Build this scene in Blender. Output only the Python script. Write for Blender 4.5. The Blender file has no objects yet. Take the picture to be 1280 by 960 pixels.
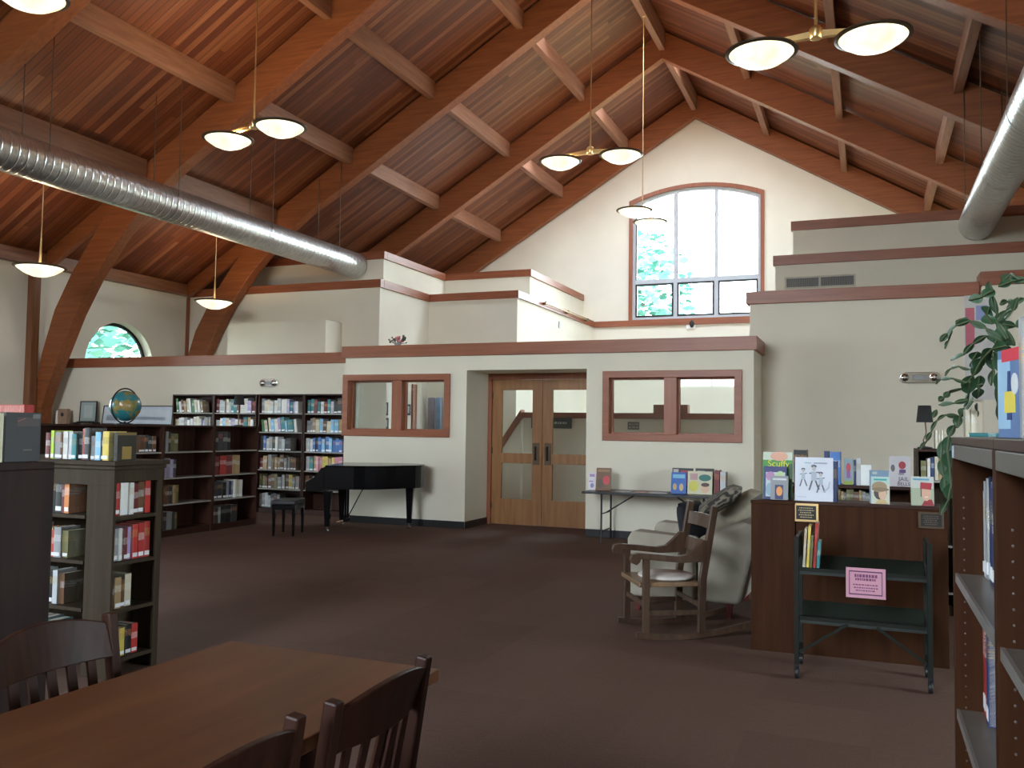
import bpy, bmesh, math, random
from mathutils import Vector, Matrix
from mathutils.geometry import tessellate_polygon
random.seed(11)
SKY, EXPO, BOWL, BULB = 12.0, 1.32, .55, 15
C = bpy.context.scene.collection
PI = math.pi

# ---------------------------------------------------------------- camera
FOC, YAW, PIT, ROL, EYE = 1101.46, 0.384897, 0.0511608, 0.0138642, 1.55
fw = Vector((-math.sin(YAW)*math.cos(PIT), math.cos(YAW)*math.cos(PIT), math.sin(PIT)))
r0 = Vector((math.cos(YAW), math.sin(YAW), 0)); u0 = r0.cross(fw)
rt = r0*math.cos(ROL) + u0*math.sin(ROL); up = rt.cross(fw)
cam = bpy.data.objects.new('camera', bpy.data.cameras.new('camera')); C.objects.link(cam)
cam.data.sensor_width = 36; cam.data.lens = FOC/1280*36; cam.data.clip_end = 300; cam.data.clip_start = .05
cam.matrix_world = Matrix(((rt.x, up.x, -fw.x, 0), (rt.y, up.y, -fw.y, 0), (rt.z, up.z, -fw.z, EYE), (0, 0, 0, 1)))
bpy.context.scene.camera = cam
def ray(x, y): return rt*((x-640)/FOC) - up*((y-480)/FOC) + fw
def at_y(x, y, Y): d = ray(x, y); return Vector((0, 0, EYE)) + d*(Y/d.y)
def at_x(x, y, X): d = ray(x, y); return Vector((0, 0, EYE)) + d*(X/d.x)
def at_z(x, y, z): d = ray(x, y); return Vector((0, 0, EYE)) + d*((z-EYE)/d.z)

# ---------------------------------------------------------------- materials
def nt(name):
    m = bpy.data.materials.new(name); m.use_nodes = True
    t = m.node_tree; return m, t, t.nodes['Principled BSDF']
def ramp(t, stops):
    r = t.nodes.new('ShaderNodeValToRGB'); e = r.color_ramp.elements
    while len(e) < len(stops): e.new(.5)
    for i, (p, c) in enumerate(stops): e[i].position = p; e[i].color = (*c, 1)
    return r
def coords(t, scale=(1, 1, 1), space='Object', rot=(0, 0, 0)):
    c = t.nodes.new('ShaderNodeTexCoord'); mp = t.nodes.new('ShaderNodeMapping')
    mp.inputs['Scale'].default_value = scale; mp.inputs['Rotation'].default_value = rot
    t.links.new(c.outputs[space], mp.inputs['Vector']); return mp.outputs['Vector']
def noise(t, vec, scale, detail=3, rough=.5):
    n = t.nodes.new('ShaderNodeTexNoise'); n.inputs['Scale'].default_value = scale
    n.inputs['Detail'].default_value = detail; n.inputs['Roughness'].default_value = rough
    t.links.new(vec, n.inputs['Vector']); return n.outputs['Fac']
def mul(c, k): return tuple(min(1, v*k) for v in c)
MATS = {}
def plain(name, col, rough=.5, metal=0, var=.12, scale=6, bump=0, spec=.5, emit=None, es=0):
    if name in MATS: return MATS[name]
    m, t, b = nt(name)
    f = noise(t, coords(t), scale)
    r = ramp(t, [(.3, mul(col, 1-var)), (.7, mul(col, 1+var))]); t.links.new(f, r.inputs[0])
    t.links.new(r.outputs[0], b.inputs['Base Color'])
    b.inputs['Roughness'].default_value = rough; b.inputs['Metallic'].default_value = metal
    b.inputs['Specular IOR Level'].default_value = spec
    if bump:
        f2 = noise(t, coords(t), scale*12, 2); bn = t.nodes.new('ShaderNodeBump')
        bn.inputs['Strength'].default_value = bump; bn.inputs['Distance'].default_value = .005
        t.links.new(f2, bn.inputs['Height']); t.links.new(bn.outputs[0], b.inputs['Normal'])
    if emit: b.inputs['Emission Color'].default_value = (*emit, 1); b.inputs['Emission Strength'].default_value = es
    MATS[name] = m; return m
def wood(name, c1, c2, axis='x', rough=.45, scale=1.0, spec=.5):
    """grain stretched along one object axis"""
    if name in MATS: return MATS[name]
    m, t, b = nt(name)
    s = {'x': (1.2, 18, 18), 'y': (18, 1.2, 18), 'z': (18, 18, 1.2)}[axis]
    v = coords(t, tuple(k*scale for k in s))
    f = noise(t, v, 1.0, 5, .6)
    r = ramp(t, [(.3, c1), (.72, c2)]); t.links.new(f, r.inputs[0])
    t.links.new(r.outputs[0], b.inputs['Base Color'])
    bn = t.nodes.new('ShaderNodeBump'); bn.inputs['Strength'].default_value = .15; bn.inputs['Distance'].default_value = .002
    t.links.new(f, bn.inputs['Height']); t.links.new(bn.outputs[0], b.inputs['Normal'])
    b.inputs['Roughness'].default_value = rough; b.inputs['Specular IOR Level'].default_value = spec
    MATS[name] = m; return m
def mth(t, op, a, b=None):
    n = t.nodes.new('ShaderNodeMath'); n.operation = op
    for i, q in enumerate((a, b)):
        if q is None: continue
        if isinstance(q, (int, float)): n.inputs[i].default_value = q
        else: t.links.new(q, n.inputs[i])
    return n.outputs[0]
def plank_mat():
    m, t, b = nt('ceiling_planks')
    c = t.nodes.new('ShaderNodeTexCoord'); s = t.nodes.new('ShaderNodeSeparateXYZ'); t.links.new(c.outputs['Object'], s.inputs[0])
    py = mth(t, 'DIVIDE', s.outputs['Y'], .135)
    idx = mth(t, 'FLOOR', py); fr = mth(t, 'FRACT', py)
    w0 = t.nodes.new('ShaderNodeTexWhiteNoise'); w0.noise_dimensions = '1D'; t.links.new(idx, w0.inputs['W'])
    px = mth(t, 'DIVIDE', mth(t, 'ADD', s.outputs['X'], mth(t, 'MULTIPLY', w0.outputs['Value'], 5.0)), 4.6)
    ix = mth(t, 'FLOOR', px)
    cm = t.nodes.new('ShaderNodeCombineXYZ'); t.links.new(idx, cm.inputs[0]); t.links.new(ix, cm.inputs[1])
    w = t.nodes.new('ShaderNodeTexWhiteNoise'); w.noise_dimensions = '2D'; t.links.new(cm.outputs[0], w.inputs['Vector'])
    r = ramp(t, [(0, (.115, .026, .009)), (.35, (.165, .043, .014)), (.7, (.205, .060, .021)), (1, (.275, .10, .040))]); t.links.new(w.outputs['Value'], r.inputs[0])
    g = noise(t, coords(t, (.8, 26, .8)), 1.3, 5, .65)
    gr = ramp(t, [(.3, (.62, .58, .55)), (.7, (1.2, 1.2, 1.2))]); t.links.new(g, gr.inputs[0])
    mx = t.nodes.new('ShaderNodeMix'); mx.data_type = 'RGBA'; mx.blend_type = 'MULTIPLY'; mx.inputs[0].default_value = 1
    t.links.new(r.outputs[0], mx.inputs[6]); t.links.new(gr.outputs[0], mx.inputs[7])
    gv = mth(t, 'LESS_THAN', fr, .07)
    m2 = t.nodes.new('ShaderNodeMix'); m2.data_type = 'RGBA'; t.links.new(gv, m2.inputs[0]); t.links.new(mx.outputs[2], m2.inputs[6]); m2.inputs[7].default_value = (.03, .012, .008, 1)
    t.links.new(m2.outputs[2], b.inputs['Base Color']); b.inputs['Roughness'].default_value = .5
    return m
def carpet_mat():
    m, t, b = nt('carpet_tiles')
    c = t.nodes.new('ShaderNodeTexCoord'); s = t.nodes.new('ShaderNodeSeparateXYZ'); t.links.new(c.outputs['Object'], s.inputs[0])
    cm = t.nodes.new('ShaderNodeCombineXYZ')
    t.links.new(mth(t, 'FLOOR', mth(t, 'DIVIDE', s.outputs['X'], .6)), cm.inputs[0]); t.links.new(mth(t, 'FLOOR', mth(t, 'DIVIDE', s.outputs['Y'], .6)), cm.inputs[1])
    w = t.nodes.new('ShaderNodeTexWhiteNoise'); w.noise_dimensions = '2D'; t.links.new(cm.outputs[0], w.inputs['Vector'])
    f = noise(t, coords(t), 90, 2, .7); f2 = noise(t, coords(t, (3, 40, 1)), 3, 2, .6)
    tot = mth(t, 'ADD', mth(t, 'MULTIPLY', w.outputs['Value'], .10), mth(t, 'ADD', mth(t, 'MULTIPLY', f, .55), mth(t, 'MULTIPLY', f2, .3)))
    r = ramp(t, [(.25, CARPET[0]), (.8, CARPET[1])]); t.links.new(tot, r.inputs[0])
    t.links.new(r.outputs[0], b.inputs['Base Color']); b.inputs['Roughness'].default_value = .95; b.inputs['Specular IOR Level'].default_value = .15
    bn = t.nodes.new('ShaderNodeBump'); bn.inputs['Strength'].default_value = .4; bn.inputs['Distance'].default_value = .006
    t.links.new(f, bn.inputs['Height']); t.links.new(bn.outputs[0], b.inputs['Normal'])
    return m
CARPET = ((.095, .051, .038), (.19, .110, .082))
def glass_mat(name='pane_glass', tint=(.93, .97, .96), refl=.08):
    m = bpy.data.materials.new(name); m.use_nodes = True; t = m.node_tree
    for n in list(t.nodes): t.nodes.remove(n)
    o = t.nodes.new('ShaderNodeOutputMaterial'); tr = t.nodes.new('ShaderNodeBsdfTransparent'); gl = t.nodes.new('ShaderNodeBsdfGlossy'); mx = t.nodes.new('ShaderNodeMixShader')
    tr.inputs[0].default_value = (*tint, 1); gl.inputs['Roughness'].default_value = .02
    fr = t.nodes.new('ShaderNodeFresnel'); fr.inputs[0].default_value = 1.35
    t.links.new(mth(t, 'ADD', fr.outputs[0], refl*.3), mx.inputs[0]); t.links.new(tr.outputs[0], mx.inputs[1]); t.links.new(gl.outputs[0], mx.inputs[2]); t.links.new(mx.outputs[0], o.inputs[0])
    MATS[name] = m; return m
def book_mat():
    m, t, b = nt('book_cloth')
    oi = t.nodes.new('ShaderNodeObjectInfo')
    c = t.nodes.new('ShaderNodeTexCoord'); s = t.nodes.new('ShaderNodeSeparateXYZ'); t.links.new(c.outputs['Generated'], s.inputs[0])
    z = s.outputs['Z']
    band = mth(t, 'MULTIPLY', mth(t, 'GREATER_THAN', z, mth(t, 'ADD', .45, mth(t, 'MULTIPLY', oi.outputs['Random'], .2))), mth(t, 'LESS_THAN', z, mth(t, 'ADD', .66, mth(t, 'MULTIPLY', oi.outputs['Random'], .22))))
    n = noise(t, coords(t, (7, 1, 26), 'Generated'), 2.2, 1)
    lett = mth(t, 'MULTIPLY', band, mth(t, 'GREATER_THAN', n, .53))
    inv = ramp(t, [(0, (.75, .72, .62)), (.45, (.8, .8, .8)), (.55, (.05, .05, .06)), (.8, (.6, .42, .1)), (1, (.6, .1, .1))]); t.links.new(oi.outputs['Random'], inv.inputs[0])
    mx = t.nodes.new('ShaderNodeMix'); mx.data_type = 'RGBA'; t.links.new(mth(t, 'MULTIPLY', lett, .8), mx.inputs[0]); t.links.new(oi.outputs['Color'], mx.inputs[6]); t.links.new(inv.outputs[0], mx.inputs[7])
    t.links.new(mx.outputs[2], b.inputs['Base Color']); b.inputs['Roughness'].default_value = .45
    return m

M_WALL = plain('cream_wall_paint', (.75, .69, .57), .85, var=.03, scale=1.2, bump=.03, spec=.2)
M_MULL = plain('mullion_grey', (.50, .52, .55), .5, var=.03)
M_WHITE = plain('white_frame_paint', (.8, .79, .76), .5, var=.03)
M_TRIM = wood('cherry_trim', (.22, .062, .026), (.34, .105, .045), 'x', .4)
M_TRIMY = wood('cherry_trim_deep', (.22, .062, .026), (.34, .105, .045), 'y', .4)
M_TRIMZ = wood('cherry_trim_upright', (.22, .062, .026), (.34, .105, .045), 'z', .4)
M_DOOR = wood('oak_door', (.24, .10, .030), (.36, .165, .055), 'z', .4)
M_BEAM = wood('glulam_beam', (.19, .050, .013), (.30, .092, .026), 'x', .5)
M_PURL = wood('fir_purlin', (.21, .085, .045), (.34, .155, .088), 'y', .6)
M_PLANK = plank_mat(); M_CARPET = carpet_mat(); M_GLASS = glass_mat()
M_DARK = wood('dark_walnut', (.016, .007, .006), (.032, .014, .010), 'z', .55, spec=.25)
M_DARKX = wood('dark_walnut_shelf', (.030, .013, .009), (.062, .027, .018), 'x', .4)
M_RED = wood('brown_veneer', (.032, .010, .003), (.060, .020, .006), 'z', .6, spec=.12)
M_TAN = wood('taupe_oak', (.038, .026, .016), (.062, .044, .028), 'z', .55, spec=.12)
M_SHELF = plain('shelf_edge_grey', (.30, .28, .25), .45)
M_TABLE = wood('table_top_cherry', (.11, .040, .016), (.18, .068, .027), 'y', .35, .7, spec=.3)
M_CHAIR = wood('chair_mahogany', (.028, .010, .007), (.055, .020, .012), 'z', .42, spec=.25)
M_BLACK = plain('piano_black', (.004, .004, .005), .15, var=.05, spec=.22)
M_BLK = plain('black_satin', (.012, .012, .014), .4)
M_BRASS = plain('brushed_brass', (.75, .53, .25), .35, 1, .08)
M_BRONZE = plain('dark_bronze', (.11, .075, .05), .4, .7)
M_CHROME = plain('chrome', (.8, .8, .8), .12, 1, .03)
M_PAGE = plain('book_pages', (.72, .67, .56), .9)
M_STICK = plain('spine_sticker', (.82, .83, .85), .6, var=.03)
M_BOOK = book_mat()
M_GREEN = plain('cart_green', (.009, .012, .008), .5, spec=.25)
M_LINEN = plain('beige_upholstery', (.35, .31, .25), .95, var=.08, scale=9, bump=.2, spec=.1)
M_ROCK = wood('rocker_oak', (.055, .030, .019), (.105, .060, .037), 'z', .4, spec=.3)
def lit(col): return plain('colour_%02x%02x%02x' % tuple(int(255*max(0, min(1, c))) for c in col), col, .5, var=.06)

# ---------------------------------------------------------------- mesh builder
class MB:
    def __init__(s): s.v = []; s.f = []; s.m = []; s.s = []
    def add(s, vs, fs, mat=0, smooth=False, M=None):
        o = len(s.v)
        for p in vs:
            p = Vector(p); s.v.append(M @ p if M is not None else p)
        for f in fs: s.f.append([o+i for i in f]); s.m.append(mat); s.s.append(smooth)
        return s
    def box(s, x0, x1, y0, y1, z0, z1, mat=0, M=None):
        return s.add([(x, y, z) for z in (z0, z1) for y in (y0, y1) for x in (x0, x1)],
                     [(0, 1, 3, 2), (4, 6, 7, 5), (0, 4, 5, 1), (2, 3, 7, 6), (0, 2, 6, 4), (1, 5, 7, 3)], mat, False, M)
    def taper(s, p, q, a, b, mat=0, M=None):
        """box bar from p to q; a = (wx, wy) half sizes at p, b at q"""
        vs = [(c.x+sx*h[0], c.y+sy*h[1], c.z) for c, h in ((Vector(p), a), (Vector(q), b)) for sy in (-1, 1) for sx in (-1, 1)]
        return s.add(vs, [(0, 1, 3, 2), (4, 6, 7, 5), (0, 4, 5, 1), (2, 3, 7, 6), (0, 2, 6, 4), (1, 5, 7, 3)], mat, False, M)
    def bar(s, p, q, w, h, mat=0, M=None, upv=(0, 0, 1)):
        p, q = Vector(p), Vector(q); d = (q-p).normalized(); u = Vector(upv)
        if abs(d.dot(u)) > .99: u = Vector((0, 1, 0))
        sx = d.cross(u).normalized(); sy = sx.cross(d)
        vs = [c+sx*(i*w/2)+sy*(j*h/2) for c in (p, q) for j in (-1, 1) for i in (-1, 1)]
        return s.add(vs, [(0, 1, 3, 2), (4, 6, 7, 5), (0, 4, 5, 1), (2, 3, 7, 6), (0, 2, 6, 4), (1, 5, 7, 3)], mat, False, M)
    def prism(s, poly, a0, a1, axis='z', mat=0, holes=(), M=None, smooth=False):
        P = {'z': lambda u, v, w: (u, v, w), 'y': lambda u, v, w: (u, w, v), 'x': lambda u, v, w: (w, u, v)}[axis]
        loops = [list(poly)] + [list(h) for h in holes]
        flat = [p for l in loops for p in l]; n = len(flat)
        vs = [P(u, v, a0) for u, v in flat] + [P(u, v, a1) for u, v in flat]
        fs = []
        if holes or len(poly) > 4:
            tri = tessellate_polygon([[Vector((u, v, 0)) for u, v in l] for l in loops])
            fs += [tuple(t) for t in tri] + [tuple(i+n for i in t) for t in tri]
        else: fs += [tuple(range(n)), tuple(range(n, 2*n))]
        k = 0
        s.add(vs, fs, mat, False, M); base = len(s.v)-len(vs)
        for l in loops:
            c = len(l)
            for i in range(c):
                a, b = k+i, k+(i+1) % c
                s.f.append([base+a, base+b, base+b+n, base+a+n]); s.m.append(mat); s.s.append(smooth)
            k += c
        return s
    def tube(s, path, r, n=8, mat=0, M=None, caps=True):
        path = [Vector(p) for p in path]; N = len(path); rr = r if isinstance(r, (list, tuple)) else [r]*N
        vs = []; ref = None
        for i, p in enumerate(path):
            d = (path[min(i+1, N-1)]-path[max(i-1, 0)]).normalized()
            if ref is None: ref = Vector((0, 0, 1)) if abs(d.z) < .9 else Vector((1, 0, 0))
            a = d.cross(ref).normalized(); b = a.cross(d); ref = b
            for j in range(n):
                t = 2*PI*j/n; vs.append(p+a*(math.cos(t)*rr[i])+b*(math.sin(t)*rr[i]))
        fs = [(i*n+j, i*n+(j+1) % n, (i+1)*n+(j+1) % n, (i+1)*n+j) for i in range(N-1) for j in range(n)]
        s.add(vs, fs, mat, True, M)
        if caps: s.add(vs[:n], [tuple(range(n))], mat, False, M); s.add(vs[-n:], [tuple(range(n))], mat, False, M)
        return s
    def lathe(s, prof, n=24, mat=0, M=None, smooth=True):
        vs = [(r*math.cos(2*PI*j/n), r*math.sin(2*PI*j/n), z) for r, z in prof for j in range(n)]
        fs = [(i*n+j, i*n+(j+1) % n, (i+1)*n+(j+1) % n, (i+1)*n+j) for i in range(len(prof)-1) for j in range(n)]
        return s.add(vs, fs, mat, smooth, M)
    def ball(s, c, r, n=16, mat=0, M=None):
        rx, ry, rz = r if isinstance(r, (list, tuple)) else (r, r, r)
        T = Matrix.Translation(c) @ Matrix.Diagonal((rx, ry, rz, 1))
        if M is not None: T = M @ T
        return s.lathe([(max(1e-4, math.sin(PI*i/10)), -math.cos(PI*i/10)) for i in range(11)], n, mat, T)
    def poly(s, pts, mat=0, M=None): return s.add(pts, [tuple(range(len(pts)))], mat, False, M)
    def build(s, name, mats, parent=None, bevel=0, loc=None, rot=None, recalc=True, weld=False):
        me = bpy.data.meshes.new(name); me.from_pydata([tuple(v) for v in s.v], [], s.f)
        for m in (mats if isinstance(mats, (list, tuple)) else [mats]): me.materials.append(m)
        me.polygons.foreach_set('material_index', s.m); me.polygons.foreach_set('use_smooth', s.s)
        if recalc:
            bm = bmesh.new(); bm.from_mesh(me)
            bmesh.ops.remove_doubles(bm, verts=bm.verts, dist=1e-5) if weld else None
            bmesh.ops.recalc_face_normals(bm, faces=bm.faces); bm.to_mesh(me); bm.free()
        me.update()
        o = bpy.data.objects.new(name, me); C.objects.link(o)
        if parent is not None: o.parent = parent
        if loc is not None: o.location = loc
        if rot is not None: o.rotation_euler = rot
        if bevel:
            b = o.modifiers.new('bevel', 'BEVEL'); b.width = bevel; b.segments = 2; b.limit_method = 'ANGLE'; b.angle_limit = .6
        return o
def tag(o, label, cat, group=None, kind=None):
    o['label'] = label; o['category'] = cat
    if group: o['group'] = group
    if kind: o['kind'] = kind
    return o
def struct(o): o['kind'] = 'structure'; return o
def thing(name, label, cat, loc=(0, 0, 0), rz=0, group=None):
    o = bpy.data.objects.new(name, None); C.objects.link(o); o.empty_display_size = .1
    o.location = loc; o.rotation_euler = (0, 0, rz); return tag(o, label, cat, group)
def copy_tree(o, parent=None):
    c = o.copy(); C.objects.link(c)
    if parent is not None: c.parent = parent; c.matrix_parent_inverse = o.matrix_parent_inverse
    for ch in list(o.children): copy_tree(ch, c)
    return c
def text(s, size, mat, parent, loc, rot, name='lettering', ext=.0008, align='CENTER'):
    cu = bpy.data.curves.new(name, 'FONT'); cu.body = s; cu.size = size; cu.extrude = ext; cu.align_x = align; cu.align_y = 'CENTER'; cu.materials.append(mat)
    q = bpy.data.objects.new(name, cu); C.objects.link(q); bpy.context.view_layer.update()
    me = bpy.data.meshes.new_from_object(q.evaluated_get(bpy.context.evaluated_depsgraph_get())); bpy.data.objects.remove(q)
    if not me.materials: me.materials.append(mat)
    o = bpy.data.objects.new(name, me); C.objects.link(o); o.parent = parent; o.location = loc; o.rotation_euler = rot; return o
def arc(cx, cz, rx, rz, a0, a1, n): return [(cx+rx*math.cos(a0+(a1-a0)*i/n), cz+rz*math.sin(a0+(a1-a0)*i/n)) for i in range(n+1)]
ORD = 'first second third fourth fifth sixth seventh eighth ninth tenth eleventh twelfth thirteenth fourteenth fifteenth sixteenth seventeenth eighteenth nineteenth twentieth'.split()
# ================================================================ ROOM SHELL
XL, XR, XRIDGE, YB, YG = -15.7, 6.3, -4.7, -9.0, 25.9
ZR = 11.55
def roof(x): return ZR-.6*abs(x-XRIDGE)
struct(MB().box(-16.2, 6.8, -9.5, 26.4, -.2, 0).build('floor', M_CARPET))
b = MB()
# added roof openings, unseen behind the deep arches, to brighten the end wall
ADDED_OPENINGS = [(.7, 3.4, 17.22, 18.1), (.6, 5.5, 21.55, 22.7)]
for sx in (-1, 1):
    sa = sorted({0, 11.3}|{v for l in ADDED_OPENINGS for v in l[:2]}); sy = sorted({-9.3, 26.2}|{v for l in ADDED_OPENINGS for v in l[2:]})
    for ya, yb in zip(sy, sy[1:]):
        hl = [l for l in ADDED_OPENINGS if l[2] <= ya and yb <= l[3]]
        for a, e in ([(0, hl[0][0]), (hl[0][1], 11.3)] if hl else [(0, 11.3)]):
            b.prism([(XRIDGE+sx*a, ZR-.6*a), (XRIDGE+sx*e, ZR-.6*e), (XRIDGE+sx*e, ZR-.6*e+.3), (XRIDGE+sx*a, ZR-.6*a+.3)], ya, yb, 'y')
struct(b.build('ceiling', M_PLANK))
gw0, gw1, gz0, gsp, gcr = -6.61, -2.84, 4.88, 8.42, 8.80
hw = (gw1-gw0)/2; rise = gcr-gsp; RG = (hw*hw+rise*rise)/(2*rise); th = math.asin(hw/RG); gcx = (gw0+gw1)/2
def gable_arch(off=0, n=20):
    """outline of the arched window grown outward by off"""
    a = [(gcx+(RG+off)*math.sin(th*(1-2*i/n))*(hw+off)/((RG+off)*math.sin(th)), gcr-RG+(RG+off)*math.cos(th*(1-2*i/n))) for i in range(n+1)]
    return [(gw0-off, gz0-off), (gw1+off, gz0-off)]+a
gout = [(XL-.2, 0), (XR+.2, 0), (XR+.2, roof(XR)), (XRIDGE, ZR), (XL-.2, roof(XL))]
struct(MB().prism(gout, YG, YG+.3, 'y', holes=[gable_arch()]).build('wall_back', M_WALL))
bw = [(-7.4, 3.2), (-2.0, 3.2)]+[(-4.7+2.7*math.cos(PI*i/16), 6.6+1.5*math.sin(PI*i/16)) for i in range(17)]
struct(MB().prism(gout, YB-.3, YB, 'y', holes=[bw]).build('wall_rear', M_WALL))
# left wall: the half-round window in view, tall arched ones beside the reading area
HRY, HRZ, HRR = 15.12, 2.86, .98
side_w = [-3.3, .8, 4.9, 9.0]
def arched(yc, w, z0, zs): return [(yc-w/2, z0), (yc+w/2, z0)]+[(yc+w/2*math.cos(PI*i/12), zs+w/2*math.sin(PI*i/12)) for i in range(13)]
half = [(HRY+HRR*math.cos(PI*i/20), HRZ+HRR*math.sin(PI*i/20)) for i in range(21)]
rect4 = [(19.5, .8), (24.9, .8), (24.9, 4.4), (19.5, 4.4)]
lw = [(-9, 0), (YG, 0), (YG, 5.0), (-9, 5.0)]
struct(MB().prism(lw, XL-.35, XL, 'x', holes=[half]+[arched(y, 2.3, .75, 3.0) for y in side_w]).build('wall_left', M_WALL))
struct(MB().prism([(-9, 0), (YG, 0), (YG, 5.0), (-9, 5.0)], XR, XR+.35, 'x', holes=[arched(y, 2.3, .75, 3.0) for y in (-3.3, 4.9)]+[rect4]).build('wall_right', M_WALL))
# windows of the shell
wn = [0]
def window(name_parts):
    wn[0] += 1; o = bpy.data.objects.new('window_%d' % wn[0], None); C.objects.link(o); o['kind'] = 'structure'; return o
W = window(0)
b = MB(); b.prism(gable_arch(.10), YG-.05, YG+.02, 'y', holes=[gable_arch(-.005)]); b.build('wood_surround', M_TRIMZ, W)
m1, m2 = at_y(844, 300, YG).x, at_y(895, 300, YG).x; zt = at_y(844, 350, YG).z
b = MB(); b.prism(gable_arch(.0), YG+.06, YG+.14, 'y', holes=[gable_arch(-.09)])
for x in (m1, m2): b.box(x-.06, x+.06, YG+.065, YG+.135, gz0+.05, gcr-.06)
b.box(gw0+.05, gw1-.05, YG+.07, YG+.13, zt-.07, zt+.07); b.build('mullion_frame', M_MULL, W)
b = MB()
b.box(gw0+.09, gw0+.125, YG+.05, YG+.12, zt+.07, gsp-.08); b.box(m1+.06, m1+.075, YG+.05, YG+.12, zt+.07, gcr-.12)
for x0, x1 in ((gw0+.09, m1-.06), (m1+.06, m2-.06), (m2+.06, gw1-.09)):
    b.prism([(x0, gz0+.09), (x1, gz0+.09), (x1, zt-.07), (x0, zt-.07)], YG+.05, YG+.12, 'y', holes=[[(x0+.05, gz0+.14), (x1-.05, gz0+.14), (x1-.05, zt-.12), (x0+.05, zt-.12)]])
b.build('sash_frame', M_BLK, W)
b = MB(); b.prism(gable_arch(-.03), YG+.09, YG+.10, 'y'); b.build('glass_pane', M_GLASS, W)
W = window(0)
def semi(r, n=20): return [(HRY+r*math.cos(PI*i/n), HRZ+r*math.sin(PI*i/n)) for i in range(n+1)]
b = MB(); hb = semi(HRR); hs = [(y*(1-.07/HRR)+HRY*.07/HRR, HRZ+.05+(z-HRZ)*(1-.12/HRR)) for y, z in hb]
b.prism(hb, XL-.28, XL-.22, 'x', holes=[hs]); b.build('dark_arch_frame', M_BLK, W)
b = MB(); b.prism(semi(HRR-.02), XL-.26, XL-.25, 'x'); b.build('glass_pane', M_GLASS, W)
for xa, xb, xg, sw_ in ((XL-.28, XL-.2, XL-.24, side_w), (XR+.2, XR+.28, XR+.24, (-3.3, 4.9))):
    for y in sw_:
        W = window(0); a = arched(y, 2.3, .75, 3.0); i2 = [(y+(p-y)*.93, 2.0+(q-2.0)*.94) for p, q in a]
        b = MB(); b.prism(a, xa, xb, 'x', holes=[i2]); b.box(xa+.01, xb-.01, y-.03, y+.03, .8, 4.1); b.box(xa+.01, xb-.01, y-1.1, y+1.1, 2.95, 3.02); b.build('frame', M_WHITE, W)
        MB().prism([(y+(p-y)*.95, 2.0+(q-2.0)*.95) for p, q in a], xg-.005, xg+.005, 'x').build('glass_pane', M_GLASS, W)
for sx in (-1, 1):
    for a0, a1, y0, y1 in ADDED_OPENINGS:  # frames of the added roof openings that bring daylight to the end wall
        W = window(0); b = MB(); xa, xb = XRIDGE+sx*a0, XRIDGE+sx*a1
        for y in (y0, y1): b.bar((xa, y, roof(xa)+.32), (xb, y, roof(xb)+.32), .06, .06)
        for x in (xa, xb): b.bar((x, y0, roof(x)+.32), (x, y1, roof(x)+.32), .06, .06)
        b.build('added_opening_frame', M_WHITE, W)
W = window(0)
b = MB(); b.prism(rect4, XR+.2, XR+.28, 'x', holes=[[(19.58, .88), (24.82, .88), (24.82, 4.32), (19.58, 4.32)]])
for y in (20.6, 22.2, 23.8): b.box(XR+.21, XR+.27, y-.04, y+.04, .85, 4.35)
b.build('frame', M_WHITE, W)
W = window(0)
b = MB(); b.prism(bw, YB-.24, YB-.16, 'y', holes=[[(-4.7+(x+4.7)*.95, 5.5+(z-5.5)*.95) for x, z in bw]])
for x in (-5.6, -3.8): b.box(x-.04, x+.04, YB-.23, YB-.17, 3.25, 7.8)
b.build('frame', M_WHITE, W)

# ---- front office wall (a bump-out) and the low walls either side
YW, ZC = 12.45, 2.875
def hole(x0, y0, x1, y1, Y):
    a, c = at_y(x0, y0, Y), at_y(x1, y1, Y); return (min(a.x, c.x), max(a.x, c.x), min(a.z, c.z), max(a.z, c.z))
w1 = hole(428, 544.5, 563.5, 467, YW); w2 = hole(753.2, 550.5, 927.8, 462, YW)
NX0, NX1, NZ = at_y(582, 560, YW).x, at_y(732.5, 560, YW).x, at_y(650, 462, YW).z
ML, MR = -8.02, -1.46
def rect(h, g=0): return [(h[0]-g, h[2]-g), (h[1]+g, h[2]-g), (h[1]+g, h[3]+g), (h[0]-g, h[3]+g)]
outer = [(ML, 0), (NX0, 0), (NX0, NZ), (NX1, NZ), (NX1, 0), (MR, 0), (MR, ZC-.19), (ML, ZC-.19)]
struct(MB().prism(outer, YW, YW+.2, 'y', holes=[rect(w1, -.06), rect(w2, -.06)]).build('wall_front', M_WALL))
b = MB(); DY = 13.32
b.box(NX0-.12, NX0, YW+.2, DY+.06, 0, NZ); b.box(NX1, NX1+.12, YW+.2, DY+.06, 0, NZ); b.box(NX0-.12, NX1+.12, YW+.2, DY+.06, NZ, NZ+.12)
struct(b.build('wall_niche', M_WALL))
struct(MB().box(MR-.15, MR, YW+.2, 13.4, 0, ZC-.19).build('wall_return_east', M_WALL))
struct(MB().box(ML, ML+.15, YW+.2, 13.4, 0, ZC-.19).build('wall_return_west', M_WALL))
struct(MB().box(XL, ML+.15, 13.4, 13.55, 0, ZC-.19).build('wall_left_low', M_WALL))
struct(MB().prism([(-1.63, 0), (1.42, 0), (1.42, 3.45), (-1.63, 3.45)], 13.4, 13.6, 'y').build('wall_right_low', M_WALL))
struct(MB().box(1.42, XR, 13.25, 13.6, 0, 3.56).build('wall_right_step', M_WALL))
tn = [0]
def trim(bld, mat=M_TRIM, bev=.006):
    tn[0] += 1; o = struct(bld.build('trim_%d' % tn[0], mat, bevel=bev)); return o
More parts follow.
